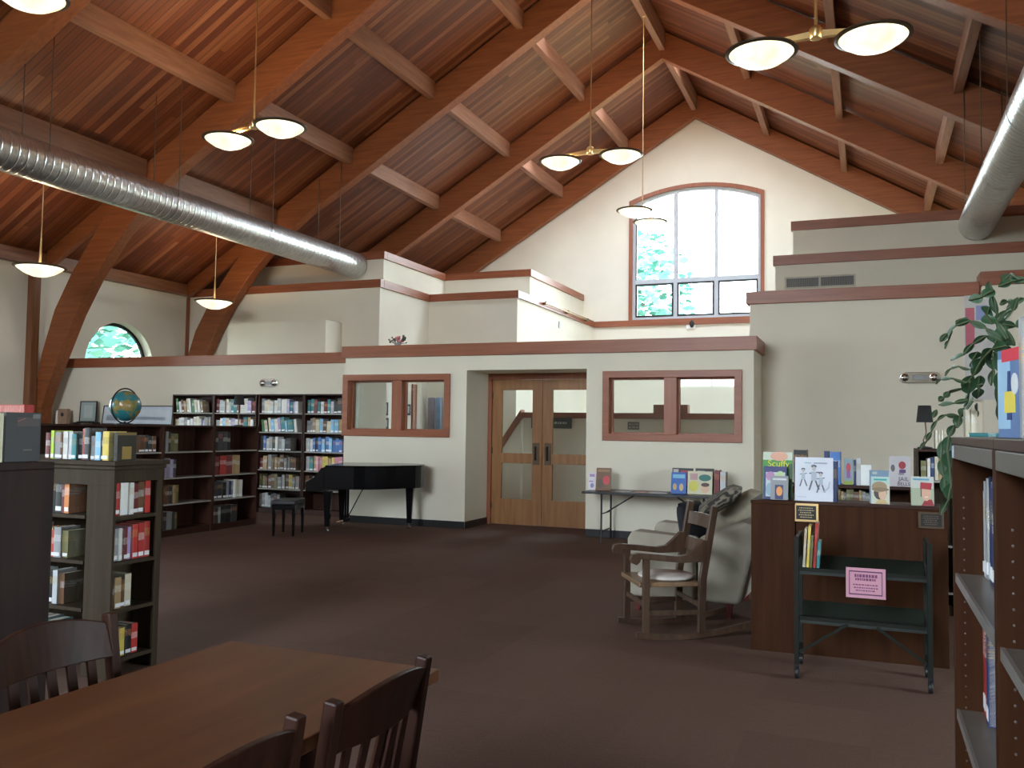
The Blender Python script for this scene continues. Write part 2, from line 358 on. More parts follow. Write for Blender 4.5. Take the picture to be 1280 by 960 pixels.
trim(MB().box(ML-.05, MR+.05, YW-.05, YW+.26, ZC-.19, ZC)); trim(MB().box(MR-.22, MR+.05, YW+.262, 13.38, ZC-.19, ZC), M_TRIMY); trim(MB().box(ML-.05, ML+.2, YW+.262, 13.34, ZC-.19, ZC), M_TRIMY)
trim(MB().box(XL+.01, ML-.06, 13.345, 13.6, ZC-.19, ZC)); trim(MB().box(-1.68, 1.40, 13.35, 13.65, 3.45, 3.635)); trim(MB().box(1.40, XR-.01, 13.2, 13.65, 3.56, 3.745))
def board(name, x0, x1, y0, y1): struct(MB().box(x0, x1, y0, y1, .0, .11).build(name, M_BLK, bevel=.004))
board('baseboard_front', ML, NX0, YW-.015, YW); board('baseboard_niche', NX0, NX0+.015, YW, DY); board('baseboard_door', NX1, MR, YW-.015, YW)
board('baseboard_right', MR+.015, 1.4, 13.385, 13.4); board('baseboard_return', MR, MR+.015, YW, 13.38)
def ow(h, n):
    o = window(0)
    b = MB(); b.prism(rect(h), YW-.035, YW+.22, 'y', holes=[rect(h, -.10)]); b.build('wood_casing', M_TRIM, o, .006)
    xm = (h[0]+h[1])/2 + (.03 if n == 1 else 0)
    MB().box(xm-.09, xm+.09, YW-.02, YW+.2, h[2]+.1, h[3]-.1).build('centre_post', M_TRIMZ, o, .004)
    for a, c in ((h[0]+.1, xm-.09), (xm+.09, h[1]-.1)):
        MB().prism([(a, h[2]+.1), (c, h[2]+.1), (c, h[3]-.1), (a, h[3]-.1)], YW+.1, YW+.15, 'y', holes=[[(a+.025, h[2]+.125), (c-.025, h[2]+.125), (c-.025, h[3]-.125), (a+.025, h[3]-.125)]]).build('inner_stop', M_TRIMZ, o)
        MB().box(a+.02, c-.02, YW+.12, YW+.127, h[2]+.12, h[3]-.12).build('glass_pane', M_GLASS, o)
ow(w1, 1); ow(w2, 2)
# ---- stepped storeys rising behind
ZT, ZU = 4.894, 5.717
fT = [(XL, 17.2), (-10.22, 17.2), (-10.22, 19.6), (-7.83, 19.6), (-7.83, YG), (XL, YG)]
fU = [(XL, 18.02), (-10.62, 18.02), (-10.62, 21.27), (-8.15, 21.27), (-8.15, YG), (XL, YG)]
struct(MB().prism(fT, 0, ZT-.02, 'z').build('wall_step_left_lower', M_WALL)); struct(MB().prism(fU, ZT-.02, ZU-.02, 'z').build('wall_step_left_upper', M_WALL))
struct(MB().box(-1.62, XR, 17.2, 17.4, 0, ZT-.02).build('wall_step_right_lower', M_WALL)); struct(MB().box(-1.36, XR, 18.02, 18.2, 0, ZU-.02).build('wall_step_right_upper', M_WALL))
struct(MB().box(-1.63, -1.48, 13.6, 17.2, 0, 3.44).build('wall_office_east', M_WALL))
def band(pts, z, h=.185, o=.04):
    for (x0, y0), (x1, y1) in zip(pts, pts[1:]):
        if y0 == y1: trim(MB().box(min(x0, x1)-(o if x1 > x0 and x0 > XL+.1 else 0), max(x0, x1)+o-.0015, y0-o, y0+.12, z-h, z))
        else: trim(MB().box(x0-.12, x0+o, min(y0, y1)+.122, max(y0, y1)-o-.002, z-h, z), M_TRIMY)
band(fT[:5], ZT); band(fU[:5], ZU)
trim(MB().box(-1.66, XR, 17.16, 17.3, ZT-.185, ZT)); trim(MB().box(-1.40, XR, 17.98, 18.1, ZU-.185, ZU))
trim(MB().box(-7.78, -1.62, YG-.06, YG, ZT-.2, ZT-.02))
trim(MB().box(XL, XL+.06, 17.13, 17.2, 2.9, ZT-.19), M_TRIMZ)
struct(MB().box(-13.9, -11.2, 16.55, 17.2, 2.4, 3.93).build('wall_box_left', M_WALL))
# ---- eaves, posts, arches, purlins
struct(MB().box(XL, XL+.22, 8.0, 17.1, 4.72, 4.98).build('ceiling_beam_eave', wood('eave_beam', (.15, .054, .022), (.26, .105, .042), 'y')))
inner = [(-15.45, 0), (-15.42, 1.85), (-15.25, 2.3), (-14.97, 2.9), (-14.58, 3.7), (-14.13, 4.42), (-13.54, 5.15), (-12.75, 5.92), (-11.95, 6.5), (-10.9, 7.08)]
outer_ = [(-15.685, 0), (-15.68, 1.84), (-15.46, 2.97), (-15.16, 3.82), (-14.73, 4.55), (-14.26, 5.17), (-13.85, 5.68), (-13.2, 6.40)]
arch = [(XRIDGE, 10.8)]+inner[::-1]+outer_+[(XRIDGE, 11.50)]
FR = [8.9, 13.0, 17.0, 21.35, 25.7]
for k, y in enumerate(FR):
    b = MB()
    if y < 17.1:
        b.prism(arch, y-.13, y+.13, 'y'); b.prism([(-13.3, 6.0), (-13.3, 6.36), (-15.5, 5.04), (-15.5, 4.68)], y-.07, y+.07, 'y')
    else: b.prism([(XRIDGE, 10.8), (-13.2, 5.7), (-13.2, 6.40), (XRIDGE, 11.50)], y-.13, y+.13, 'y')
    R = [(2*XRIDGE-p, q) for p, q in (arch if y < 13.2 else [(XRIDGE, 10.8), (-15.4, 4.38), (-15.4, 5.08), (XRIDGE, 11.50)])]
    b.prism(R, y-.13, y+.13, 'y')
    struct(b.build('ceiling_beam_arch', M_BEAM, bevel=.012, weld=False))
for k, (ya, yb) in enumerate(zip(FR, FR[1:])):
    for j in range(-4, 5):
        x = XRIDGE+2.06*j; top = roof(x)-(.0 if j else .06)
        if j and abs(j) == 4 and ya > 16: continue
        d = .34 if j else .5; sl = .055 if j else 0; s = 1 if j > 0 else -1
        b = MB(); b.prism([(x-.075, top+sl*s*.8-.01 if j else top), (x+.075, top-sl*s*.8-.01 if j else top), (x+.075, top-d), (x-.075, top-d)], ya+.135, yb-.135, 'y')
        struct(b.build('ceiling_beam_purlin', M_PURL, bevel=.006))

struct(MB().box(XL, XL+.16, 12.68, 12.86, 0, 4.7).build('wall_post_left', wood('post_left', (.15, .054, .022), (.26, .105, .042), 'z'), bevel=.01))

# ---- double doors
def leaf(n, x0, x1, hx, hs):
    d = bpy.data.objects.new('door_%d' % n, None); C.objects.link(d); d['kind'] = 'structure'
    zt, zm0, zm1, zb = NZ-.10, 1.0, 1.16, .42
    st = .17
    b = MB(); b.prism([(x0, .01), (x1, .01), (x1, zt), (x0, zt)], DY, DY+.05, 'y', holes=[[(x0+st, zb), (x1-st, zb), (x1-st, zm0), (x0+st, zm0)], [(x0+st, zm1), (x1-st, zm1), (x1-st, zt-.17), (x0+st, zt-.17)]])
    b.build('door_leaf', M_DOOR, d, .004)
    MB().box(x0+st-.01, x1-st+.01, DY+.02, DY+.028, zb-.01, zm0+.01).build('glass_pane', M_GLASS, d)
    MB().box(x0+st-.01, x1-st+.01, DY+.02, DY+.028, zm1-.01, zt-.16).build('glass_pane', M_GLASS, d)
    MB().box(hx-.055, hx+.055, DY-.012, DY, .98, 1.33).build('push_plate', M_BRONZE, d, .003)
    b = MB(); b.tube([(hx, DY-.012, 1.06), (hx, DY-.06, 1.06), (hx, DY-.06, 1.27), (hx, DY-.012, 1.27)], .011, 8); b.build('door_handle', M_BLK, d)
    b = MB()
    for z in (.3, 1.2, 2.1): b.tube([(hs, DY-.008, z-.05), (hs, DY-.008, z+.05)], .01, 8)
    b.build('hinge', M_BRONZE, d)
xc = (NX0+NX1)/2-.03
leaf(1, NX0+.07, xc-.003, xc-.10, NX0+.075); leaf(2, xc+.003, NX1-.045, xc+.10, NX1-.05)
b = MB(); b.box(NX0, NX0+.065, DY-.03, DY+.08, 0, NZ-.095); b.box(NX1-.04, NX1, DY-.03, DY+.08, 0, NZ-.095); b.box(NX0, NX1, DY-.03, DY+.08, NZ-.095, NZ)
trim(b, M_TRIMZ)
# ---- inside the office: half wall, stair parapet
HX0 = -6.9
hz = at_y(800, 517.5, 17.7).z
struct(MB().box(HX0, -1.63, 17.7, 17.85, 0, hz-.1).build('wall_office_half', M_WALL))
trim(MB().box(HX0-.04, -1.64, 17.66, 17.9, hz-.1, hz+.02))
p0, p1 = at_y(817, 507, 17.7), at_y(860, 507, 17.7)
trim(MB().box(p0.x, p1.x, 17.67, 17.89, hz+.02, p0.z+.02))
q0, q1 = at_y(612, 574, 17.7), at_y(655, 513, 17.7)
struct(MB().prism([(q0.x, 0), (HX0-.045, 0), (HX0-.045, q1.z-.2), (q0.x, q0.z-.2)], 17.7, 17.85, 'y').build('wall_office_stair', M_WALL))
trim(MB().prism([(q0.x, q0.z-.2), (HX0-.045, q1.z-.2), (HX0-.045, q1.z+.02), (q0.x, q0.z+.02)], 17.66, 17.9, 'y'), M_TRIMZ)
cb0, cb1 = at_y(459, 500, 17.2), at_y(467.5, 500, 17.2)
trim(MB().box(cb0.x, cb1.x, 17.15, 17.2, 0, 2.45), M_TRIMZ)
c2a, c2b = at_x(515, 500, -10.2), at_x(520, 500, -10.2)
trim(MB().box(-10.22, -10.17, c2a.y, c2b.y, 0, 2.6), M_TRIMZ)
# ---- outdoors
struct(MB().box(-70, 60, -60, 95, -.5, -.25).build('ground', plain('lawn_green', (.06, .10, .03), .95, var=.4, scale=.6)))
def leafmat(n, c1, c2):
    m, t, bs = nt(n); r = ramp(t, [(.3, c1), (.7, c2)]); t.links.new(noise(t, coords(t), 1.1, 3), r.inputs[0]); t.links.new(r.outputs[0], bs.inputs['Base Color']); bs.inputs['Roughness'].default_value = .7; return m
M_LEAF = leafmat('tree_leaves', (.045, .16, .12), (.13, .29, .235)); M_BARK = wood('bark', (.08, .06, .05), (.16, .13, .1), 'z', .9)
def tree(x, y, h, r, label, sh=1.0, n=900):
    t = thing('tree', label, 'tree', (x, y, -.25), random.random()*6, 'trees outside the windows')
    b = MB(); b.tube([(0, 0, 0), (.05, .03, h*.3), (-.05, .05, h*.6), (0, 0, h*.85)], [.22, .18, .12, .05], 8)
    for k in range(5):
        a = k*1.3; z = h*(.35+.08*k); b.tube([(0, 0, z), (math.cos(a)*r*.6, math.sin(a)*r*.6, z+h*.16)], [.07, .02], 6)
    b.build('trunk', M_BARK, t)
    b = MB(); rs = random.Random(int(x*10+y))
    for k in range(n):
        th_ = rs.random()*2*PI; cz = rs.uniform(-1, 1); rr = rs.random()**.4
        s = math.sqrt(1-cz*cz); p = Vector((s*math.cos(th_)*r*rr, s*math.sin(th_)*r*rr, h*.62+cz*h*.40*rr*sh))
        R = Matrix.Rotation(rs.random()*6, 3, 'Z') @ Matrix.Rotation(rs.uniform(0, 6.28), 3, 'X'); q = rs.uniform(.14, .3)
        b.poly([p+R @ Vector(v)*q for v in ((-1, 0, 0), (-.2, -.55, 0), (1, 0, 0), (-.2, .55, 0))])
    b.build('foliage', M_LEAF, t, recalc=False)
tree(-9.2, 33.0, 9.8, 3.4, 'leafy tree filling the lowest panes of the tall arched window, nearest the brass rail', n=3000)
tree(-3.9, 41.0, 7.4, 3.2, 'farther leafy tree low in the middle panes of the tall arched window', n=1800)
tree(-20.6, 16.8, 6.6, 2.9, 'green tree outside the half-round window beyond the curved timber', n=1500)
tree(-26.0, 22.5, 7.2, 3.0, 'second tree showing at the edge of the half-round window', n=900)

# ================================================================ LIGHT
w = bpy.data.worlds.new('sky'); bpy.context.scene.world = w; w.use_nodes = True
wt = w.node_tree; bg = wt.nodes['Background']
tc = wt.nodes.new('ShaderNodeTexCoord'); sp = wt.nodes.new('ShaderNodeSeparateXYZ'); wt.links.new(tc.outputs['Generated'], sp.inputs[0])
rp = ramp(wt, [(.0, (.75, .85, .92)), (.5, (.86, .94, 1.0)), (1.0, (.62, .80, 1.0))])
wt.links.new(mth(wt, 'MULTIPLY_ADD', sp.outputs['Z'], .5), rp.inputs[0]); rp.inputs[0].links[0].from_node.inputs[2].default_value = .5
wt.links.new(rp.outputs[0], bg.inputs[0]); bg.inputs[1].default_value = SKY
def portal(loc, rot, sx, sy):
    l = bpy.data.lights.new('window_portal', 'AREA'); l.shape = 'RECTANGLE'; l.size = sx; l.size_y = sy; l.cycles.is_portal = True
    o = bpy.data.objects.new('window_portal', l); C.objects.link(o); o.location = loc; o.rotation_euler = rot
portal((gcx, YG+.35, (gz0+gcr)/2), (-PI/2, 0, 0), hw*2, gcr-gz0)
portal((XL-.4, HRY, HRZ+HRR/2), (0, -PI/2, 0), HRR, HRR*2)
for y in side_w:
    portal((XL-.4, y, 2.45), (0, -PI/2, 0), 3.4, 2.3)
for y in (-3.3, 4.9): portal((XR+.4, y, 2.45), (0, PI/2, 0), 3.4, 2.3)
for sx in (-1, 1):
    for a0, a1, y0, y1 in ADDED_OPENINGS: portal((XRIDGE+sx*(a0+a1)/2, (y0+y1)/2, ZR-.3*(a0+a1)+.36), (0, sx*math.atan(.6), 0), (a1-a0)*1.166, y1-y0)
portal((XR+.4, 22.2, 2.6), (0, PI/2, 0), 3.6, 5.4)
portal((-4.7, YB-.35, 5.6), (PI/2, 0, 0), 5.4, 4.9)
sc = bpy.context.scene
sc.view_settings.view_transform = 'Standard'; sc.view_settings.look = 'None'; sc.view_settings.gamma = 1; sc.view_settings.use_curve_mapping = False
sc.view_settings.exposure = EXPO
try: sc.cycles.use_denoising = True; sc.cycles.max_bounces = 8; sc.cycles.diffuse_bounces = 5; sc.cycles.transparent_max_bounces = 12; sc.cycles.sample_clamp_indirect = 6
except Exception: pass
# ---- ducts
def duct_mat():
    m, t, bs = nt('galvanised_spiral'); c = t.nodes.new('ShaderNodeTexCoord'); s = t.nodes.new('ShaderNodeSeparateXYZ'); t.links.new(c.outputs['Object'], s.inputs[0])
    wv = mth(t, 'SINE', mth(t, 'MULTIPLY', s.outputs['Y'], 2*PI/.14)); pk = mth(t, 'POWER', mth(t, 'MAXIMUM', wv, 0), 8)
    bn = t.nodes.new('ShaderNodeBump'); bn.inputs['Strength'].default_value = .5; bn.inputs['Distance'].default_value = .012; t.links.new(pk, bn.inputs['Height']); t.links.new(bn.outputs[0], bs.inputs['Normal'])
    r = ramp(t, [(.35, (.55, .56, .56)), (.65, (.74, .75, .74))]); t.links.new(noise(t, coords(t, (3, 9, 3)), 2.5, 3), r.inputs[0]); t.links.new(r.outputs[0], bs.inputs['Base Color'])
    bs.inputs['Metallic'].default_value = .9; bs.inputs['Roughness'].default_value = .30; return m
M_DUCT = duct_mat()
def duct(x, z, r, y0, y1, label, hang):
    t = thing('air_duct', label, 'duct', (x, 0, z), 0, 'round ducts hung below the roof')
    b = MB(); n = 40
    vs = [(r*math.cos(2*PI*j/n), y, r*math.sin(2*PI*j/n)) for y in (y0, y1) for j in range(n)]
    b.add(vs, [(j, (j+1) % n, n+(j+1) % n, n+j) for j in range(n)], 0, True); b.add(vs[n:], [tuple(range(n))]); b.add(vs[:n], [tuple(range(n))])
    b.build('spiral_tube', M_DUCT, t)
    for y in hang:
        b = MB(); zt_ = min(roof(x-r), roof(x+r))-z-.01
        for s in (-1, 1): b.tube([(s*r*.96, y, .1), (s*r*.96, y, roof(x+s*r*.96)-z-.02)], .008, 6)
        b.build('hanger_cable', M_BRONZE, t)
        b = MB(); b.add([((r+.006)*math.cos(2*PI*j/n), y+s, (r+.006)*math.sin(2*PI*j/n)) for s in (-.03, .03) for j in range(n)], [(j, (j+1) % n, n+(j+1) % n, n+j) for j in range(n)], 0, True); b.build('strap', M_DUCT, t)
dl = (at_y(460, 327, 17.95)+at_y(447, 347, 17.95))/2
duct(-11.35, 5.40, .30, 3.0, 17.97, 'long shiny spiral duct running past the curved timber to the stepped wall', (6.5, 9.2, 11.8, 14.4, 16.8))
duct(1.85, 5.42, .30, 3.0, 17.97, 'shaded spiral duct above the desk and the trailing plant', (6.5, 9.2, 11.8, 14.4, 16.8))
# ---- pendant lamps
def glow(name, c_, cs, es):
    m, t, bs = nt(name)
    lw_ = t.nodes.new('ShaderNodeLayerWeight'); lw_.inputs[0].default_value = .35
    r = ramp(t, [(.3, (1, .74, .36)), (.6, (1, .92, .72))]); t.links.new(noise(t, coords(t), 5, 2), r.inputs[0]); t.links.new(r.outputs[0], bs.inputs['Emission Color'])
    bs.inputs['Base Color'].default_value = (.9, .88, .8, 1); bs.inputs['Emission Strength'].default_value = es; bs.inputs['Roughness'].default_value = .3; return m
M_BOWL = glow('lamp_glass', 0, 0, BOWL)
def bowl(parent, x, y, z, r, power):
    h = bpy.data.objects.new('lamp_bowl', None); C.objects.link(h); h.parent = parent; h.location = (x, y, z)
    b = MB(); b.lathe([(.001, -r*.42), (r*.3, -r*.39), (r*.6, -r*.27), (r*.85, -r*.1), (r*.95, 0), (r*.93, .0), (r*.82, -r*.09), (r*.58, -r*.24), (r*.28, -r*.36), (.001, -r*.39)], 32)
    b.build('glass_bowl', M_BOWL, h)
    b = MB(); b.lathe([(r*.93, -.012), (r*1.04, -.004), (r*1.05, .012), (r*.95, .022), (r*.92, .01), (r*.93, -.012)], 32); b.build('rim_ring', M_BRONZE, h)
    l = bpy.data.lights.new('bulb', 'AREA'); l.shape = 'DISK'; l.size = r*1.2; l.energy = power; l.color = (1, .78, .52)
    o = bpy.data.objects.new('bulb', l); C.objects.link(o); o.parent = h; o.location = (0, 0, r*.02); o.rotation_euler = (PI, 0, 0)
def pendant_double(x, y, z, rz, label, zt):
    t = thing('pendant_lamp', label, 'ceiling lamp', (x, y, z), rz, 'two-bowl hanging lamps')
    MB().lathe([(.001, -.05), (.06, -.05), (.07, -.03), (.07, .06), (.045, .09), (.001, .09)], 16).build('hub', M_BRASS, t, .004)
    MB().tube([(0, 0, .08), (0, 0, .6), (0, 0, zt-z-.02)], [.018, .012, .010], 8).build('hanging_rod', M_BRASS, t)
    MB().lathe([(.001, zt-z), (.07, zt-z), (.06, zt-z-.05), (.02, zt-z-.07), (.001, zt-z-.07)], 16).build('ceiling_cup', M_BRASS, t)
    for s in (-1, 1):
        b = MB(); b.taper((s*.06, 0, -.01), (s*.54, 0, -.03), (.005, .04), (.005, .03)); 
        b.add([(s*a, yy, zz) for a, yy, zz in ((.06, -.035, -.04), (.06, .035, -.04), (.06, .035, .03), (.06, -.035, .03), (.60, -.02, -.05), (.60, .02, -.05), (.60, .02, -.01), (.60, -.02, -.01))], [(0, 1, 2, 3), (4, 5, 6, 7), (0, 1, 5, 4), (2, 3, 7, 6), (0, 3, 7, 4), (1, 2, 6, 5)])
        b.tube([(s*.58, 0, 0), (s*.58, 0, -.10)], .03, 10); b.build('arm', M_BRASS, t, .003)
        bowl(t, s*.58, 0, -.12, .38, BULB)
pendant_double(-8.78, 10.9, 6.18, math.radians(-10), 'two-bowl brass lamp hanging just above the shiny duct', roof(-8.78))
pendant_double(-.51, 10.0, 5.92, 0, 'two-bowl brass lamp hanging above the desk side of the room', roof(-.51))
pendant_double(-4.7, 15.27, 6.65, 0, 'two-bowl brass lamp hanging over the double doors', 11.05)
pendant_double(-4.7, 19.3, 6.5, math.radians(86), 'end-on two-bowl lamp hanging in front of the tall arched window', 11.05)
P0 = at_y(37, -4, 6.6)
pendant_double(P0.x-.50, 6.6-.3, P0.z+.14, math.radians(31), 'two-bowl lamp cut off by the photo top, over the reading side', roof(P0.x-.5))
def pendant_single(x, y, z, label, zt):
    t = thing('pendant_lamp', label, 'ceiling lamp', (x, y, z), 0, 'single-bowl hanging lamps')
    MB().tube([(0, 0, .0), (0, 0, .15), (0, 0, .6), (0, 0, zt-z-.02)], [.028, .022, .012, .010], 8).build('hanging_rod', M_BRASS, t)
    MB().lathe([(.001, zt-z), (.07, zt-z), (.06, zt-z-.05), (.001, zt-z-.05)], 16).build('ceiling_cup', M_BRASS, t)
    b = MB()
    for k in range(3): b.bar((0, 0, .02), (.34*math.cos(k*2.094), .34*math.sin(k*2.094), .005), .015, .01)
    b.build('bowl_support', M_BRASS, t); bowl(t, 0, 0, 0, .41, BULB*.8)
P1 = at_x(50, 334, -13.4); P2 = at_x(268, 377, -13.4)
pendant_single(P1.x, P1.y, P1.z, 'single-bowl lamp hanging by the curved timber under the duct', roof(-13.4))
pendant_single(P2.x, P2.y, P2.z, 'single-bowl lamp hanging before the pale box on the stepped wall', roof(-13.4))
# ================================================================ BOOKS
COL = {'cream': (.62, .56, .42), 'white': (.75, .74, .71), 'tan': (.38, .25, .12), 'brown': (.14, .065, .03), 'maroon': (.16, .02, .025), 'red': (.45, .035, .03), 'orange': (.6, .2, .05),
       'navy': (.02, .035, .12), 'blue': (.06, .16, .42), 'sky blue': (.22, .48, .70), 'teal': (.04, .22, .24), 'green': (.05, .18, .07), 'lime': (.42, .58, .05), 'grey': (.28, .28, .29),
       'charcoal': (.045, .045, .05), 'black': (.012, .012, .014), 'lilac': (.40, .32, .55), 'pink': (.62, .25, .32), 'yellow': (.65, .50, .10), 'olive': (.16, .15, .06), 'silver': (.5, .52, .54)}
def book_mesh(name, sticker, rnd):
    b = MB()
    b.box(0, 1, .03, 1, .012, .985, 1)
    b.box(0, .1, 0.02, 1, 0, 1, 0); b.box(.9, 1, .02, 1, 0, 1, 0)
    k = 5 if rnd else 1
    prof = [(.5-.5*math.cos(PI*i/k), .02-(.022*math.sin(PI*i/k) if rnd else 0)) for i in range(k+1)]
    b.prism(prof+[(1, .045), (0, .045)], 0, 1, 'z', 0)
    if sticker: b.box(.10, .90, -.012 if rnd else .012, .03, .05, .17, 2)
    o = b.build(name, [M_BOOK, M_PAGE, M_STICK]); me = o.data; bpy.data.objects.remove(o); return me
BK = [book_mesh('book', True, False), book_mesh('book', True, True), book_mesh('book', False, True), book_mesh('book', False, False)]
nbook = [0]
def put_book(col, loc, rz, t, d, h, label, group, lean=0, sticker=None, lay=False):
    nbook[0] += 1
    st = random.random() < .7 if sticker is None else sticker
    me = BK[random.choice((0, 1)) if st else random.choice((2, 3))]
    o = bpy.data.objects.new('book', me); C.objects.link(o)
    R = Matrix.Rotation(rz, 4, 'Z') @ Matrix.Rotation(lean, 4, 'Y')
    if lay: R = Matrix.Rotation(rz, 4, 'Z') @ Matrix.Translation((0, 0, t)) @ Matrix.Rotation(PI/2, 4, 'Y')
    o.matrix_world = Matrix.Translation(loc) @ R @ Matrix.Diagonal((t, d, h, 1))
    j = random.uniform(.85, 1.15); c = COL[col]; o.color = (*[min(1, v*j) for v in c], 1)
    return tag(o, label, 'book', group)
def fill(start, rz, length, pal, hr, dep, where, frm, group, tr=(.03, .06), lean=0, sticker=None, fixed=None, setback=(0, .02)):
    """a row of books along local +x from start (a point on the shelf at the spines); returns how far it got"""
    d = Vector((math.cos(rz), math.sin(rz), 0)); n = Vector((-math.sin(rz), math.cos(rz), 0)); x = .004; k = 0
    while k < 40:
        if fixed is not None:
            if k >= len(fixed): break
            col, t, h = fixed[k]
        else: col, t, h = random.choice(pal), random.uniform(*tr), random.uniform(*hr)
        w = t/math.cos(lean)+(.0 if lean == 0 else .002)
        ext = abs(math.sin(lean))*h
        if x+w+ext > length: break
        p = Vector(start)+d*(x+(0 if lean >= 0 else ext if k == 0 else 0))+n*random.uniform(*setback)
        if lean < 0 and k == 0: x += ext
        p.z += .0012 + (math.sin(lean)*t if lean > 0 else 0)
        put_book(col, p, rz, t, dep, h, f'{col} book, {ORD[k]} from {frm}, {where}', group, lean, sticker)
        x += w+.0015; k += 1
    return x
P_PALE = ['cream', 'white', 'tan', 'grey', 'silver', 'sky blue', 'white', 'maroon', 'cream', 'green', 'white', 'lilac', 'teal']
P_DARK = ['charcoal', 'brown', 'grey', 'charcoal', 'navy', 'black', 'olive', 'silver']
P_MIX = ['cream', 'blue', 'tan', 'red', 'grey', 'green', 'orange', 'navy', 'sky blue', 'white', 'brown', 'silver']

# ================================================================ BOOKCASES
def bookcase(name, label, loc, rz, w, d, h, shelves, mats, group=None, th=.025, back=True, plinth=.09, lip=None, nosides=False):
    """local: x along, y 0 = front .. d, z up"""
    t = thing(name, label, 'bookcase', loc, rz, group); m, mx, ms = mats
    MB().box(0, th, 0, d, 0, h-th, 0).build('side_panel', m, t, .002); MB().box(w-th, w, 0, d, 0, h-th, 0).build('side_panel', m, t, .002)
    MB().box(0, w, 0, d, h-th, h).build('top_panel', mx, t, .002)
    if back: MB().box(th, w-th, d-.012, d, plinth, h-th).build('back_panel', m, t)
    MB().box(th, w-th, .02, d-.014, 0, plinth-.001).build('plinth', m, t)
    for z in shelves: MB().box(th, w-th, .006, d-.014, z-.02, z, 0).build('shelf', ms, t, .002)
    return t
DW = (M_DARK, M_DARKX, M_SHELF)
TZ = [.10+.335*k for k in range(6)]
TALLX = [-12.17, -11.20, -10.19, -9.21]
TN = ['tall bookcase farthest from the piano', 'tall bookcase second farthest from the piano', 'tall bookcase right behind the piano stool', 'tall bookcase partly hidden behind the piano']
TN = ['tall bookcase farthest from piano', 'tall bookcase next to the farthest', 'tall bookcase behind piano stool', 'tall bookcase beside white wall end']
TW = ROWS = None
M_RDK = wood('dark_cherry', (.028, .010, .007), (.055, .020, .012), 'z', .45, spec=.25); M_RDKX = wood('dark_cherry_shelf', (.028, .010, .007), (.055, .020, .012), 'x', .45, spec=.25)
for i, x in enumerate(TALLX):
    bookcase('bookcase', ['tall dark bookcase standing farthest from the piano, behind the low run', 'tall dark bookcase second farthest from the piano, behind the low run', 'tall dark bookcase full of pale books behind the piano stool', 'tall dark bookcase squeezed against the end of the white wall'][i],
             (x, 13.0, 0), 0, .97, .33, 2.115, TZ[1:] if i > 1 else TZ[4:], (M_RDK, M_RDKX, M_SHELF), 'tall bookcases on the back wall')
RN = ['bottom shelf', 'second shelf', 'third shelf', 'fourth shelf', 'fifth shelf', 'top shelf']
PR = [['charcoal', 'silver', 'brown', 'grey'], ['charcoal', 'grey', 'olive', 'silver', 'brown', 'yellow'], ['maroon', 'navy', 'brown', 'tan', 'pink', 'grey'], ['charcoal', 'grey', 'silver', 'white', 'blue', 'charcoal'], P_PALE, P_PALE]
PR2 = [['maroon', 'brown'], ['maroon', 'brown', 'silver'], ['pink', 'cream', 'tan', 'teal', 'silver', 'yellow'], ['blue', 'sky blue', 'silver', 'navy', 'blue', 'charcoal'], ['tan', 'brown', 'grey', 'sky blue', 'cream'], ['white', 'maroon', 'silver', 'teal', 'grey', 'charcoal']]
for i, x in enumerate(TALLX):
    for r in range(6):
        if i < 2 and r < 4: continue
        L = .90 if i != 3 else .76
        if i == 2: L = (.5, .86, .78, .72, .9, .84)[r]
        if i == 3 and r < 2: L = .42
        if i == 0 and r == 5: L = .76
        if i < 2 and r == 4: L = .85
        if r == 0 and i == 3: continue
        ln = 0
        if i == 2 and r == 4: ln = -.14
        if i == 0 and r == 5: ln = -.16
        fill((x+.03, 13.035, TZ[r]), 0, L, (PR if i != 3 else PR2)[r] if i > 1 else P_PALE, (.20, .265), .17, f'{RN[r]}, {TN[i]}', 'its far end', 'books in the tall bookcases', (.050, .086), ln)
# low run that faces the piano
RY = [7.40+1.0125*k for k in range(4)]; RZS = [.45, .81, 1.17]
LN = ['nearest the camera', 'second bay from the camera', 'third bay from the camera', 'ending at the tall bookcases']
for k, y in enumerate(RY):
    bookcase('low_bookcase', ['low dark bookcase hidden behind the taupe unit, globe side, first of the run', 'low dark bookcase under the globe, second of the run', 'low dark bookcase of the run between globe and tall bookcases', 'low dark bookcase at the run end touching the tall bookcases'][k],
             (-8.95, y, 0), PI/2, 1.0105, .36, 1.54, RZS, (M_RDK, M_RDKX, M_SHELF), 'low bookcases in the run', plinth=.09)
g = 'books in the low run'
rows3 = {3: [('charcoal', .05, .27), ('grey', .05, .28), ('charcoal', .05, .27), ('olive', .07, .25), ('olive', .06, .25)], 2: [('olive', .05, .25), ('lilac', .05, .26), ('grey', .05, .27), ('lilac', .05, .25), ('charcoal', .05, .25)],
         1: [('brown', .07, .24), ('brown', .07, .25), ('charcoal', .07, .24), ('tan', .06, .25), ('olive', .06, .25)], 0: [('brown', .06, .24), ('charcoal', .06, .24), ('grey', .09, .25), ('charcoal', .05, .24), ('olive', .05, .23)]}
rows4 = {3: [('black', .10, .28), ('charcoal', .10, .28), ('charcoal', .09, .28), ('black', .08, .27)], 2: [('maroon', .14, .27), ('red', .14, .28), ('maroon', .14, .27), ('tan', .09, .28), ('tan', .08, .28)],
         1: [('charcoal', .12, .25), ('charcoal', .11, .25), ('black', .08, .24), ('grey', .05, .26), ('navy', .06, .25), ('grey', .05, .25), ('white', .06, .27), ('cream', .06, .26), ('white', .08, .26)], 0: [('brown', .07, .24), ('charcoal', .07, .23), ('grey', .05, .24), ('black', .12, .25), ('black', .12, .25), ('charcoal', .12, .25)]}
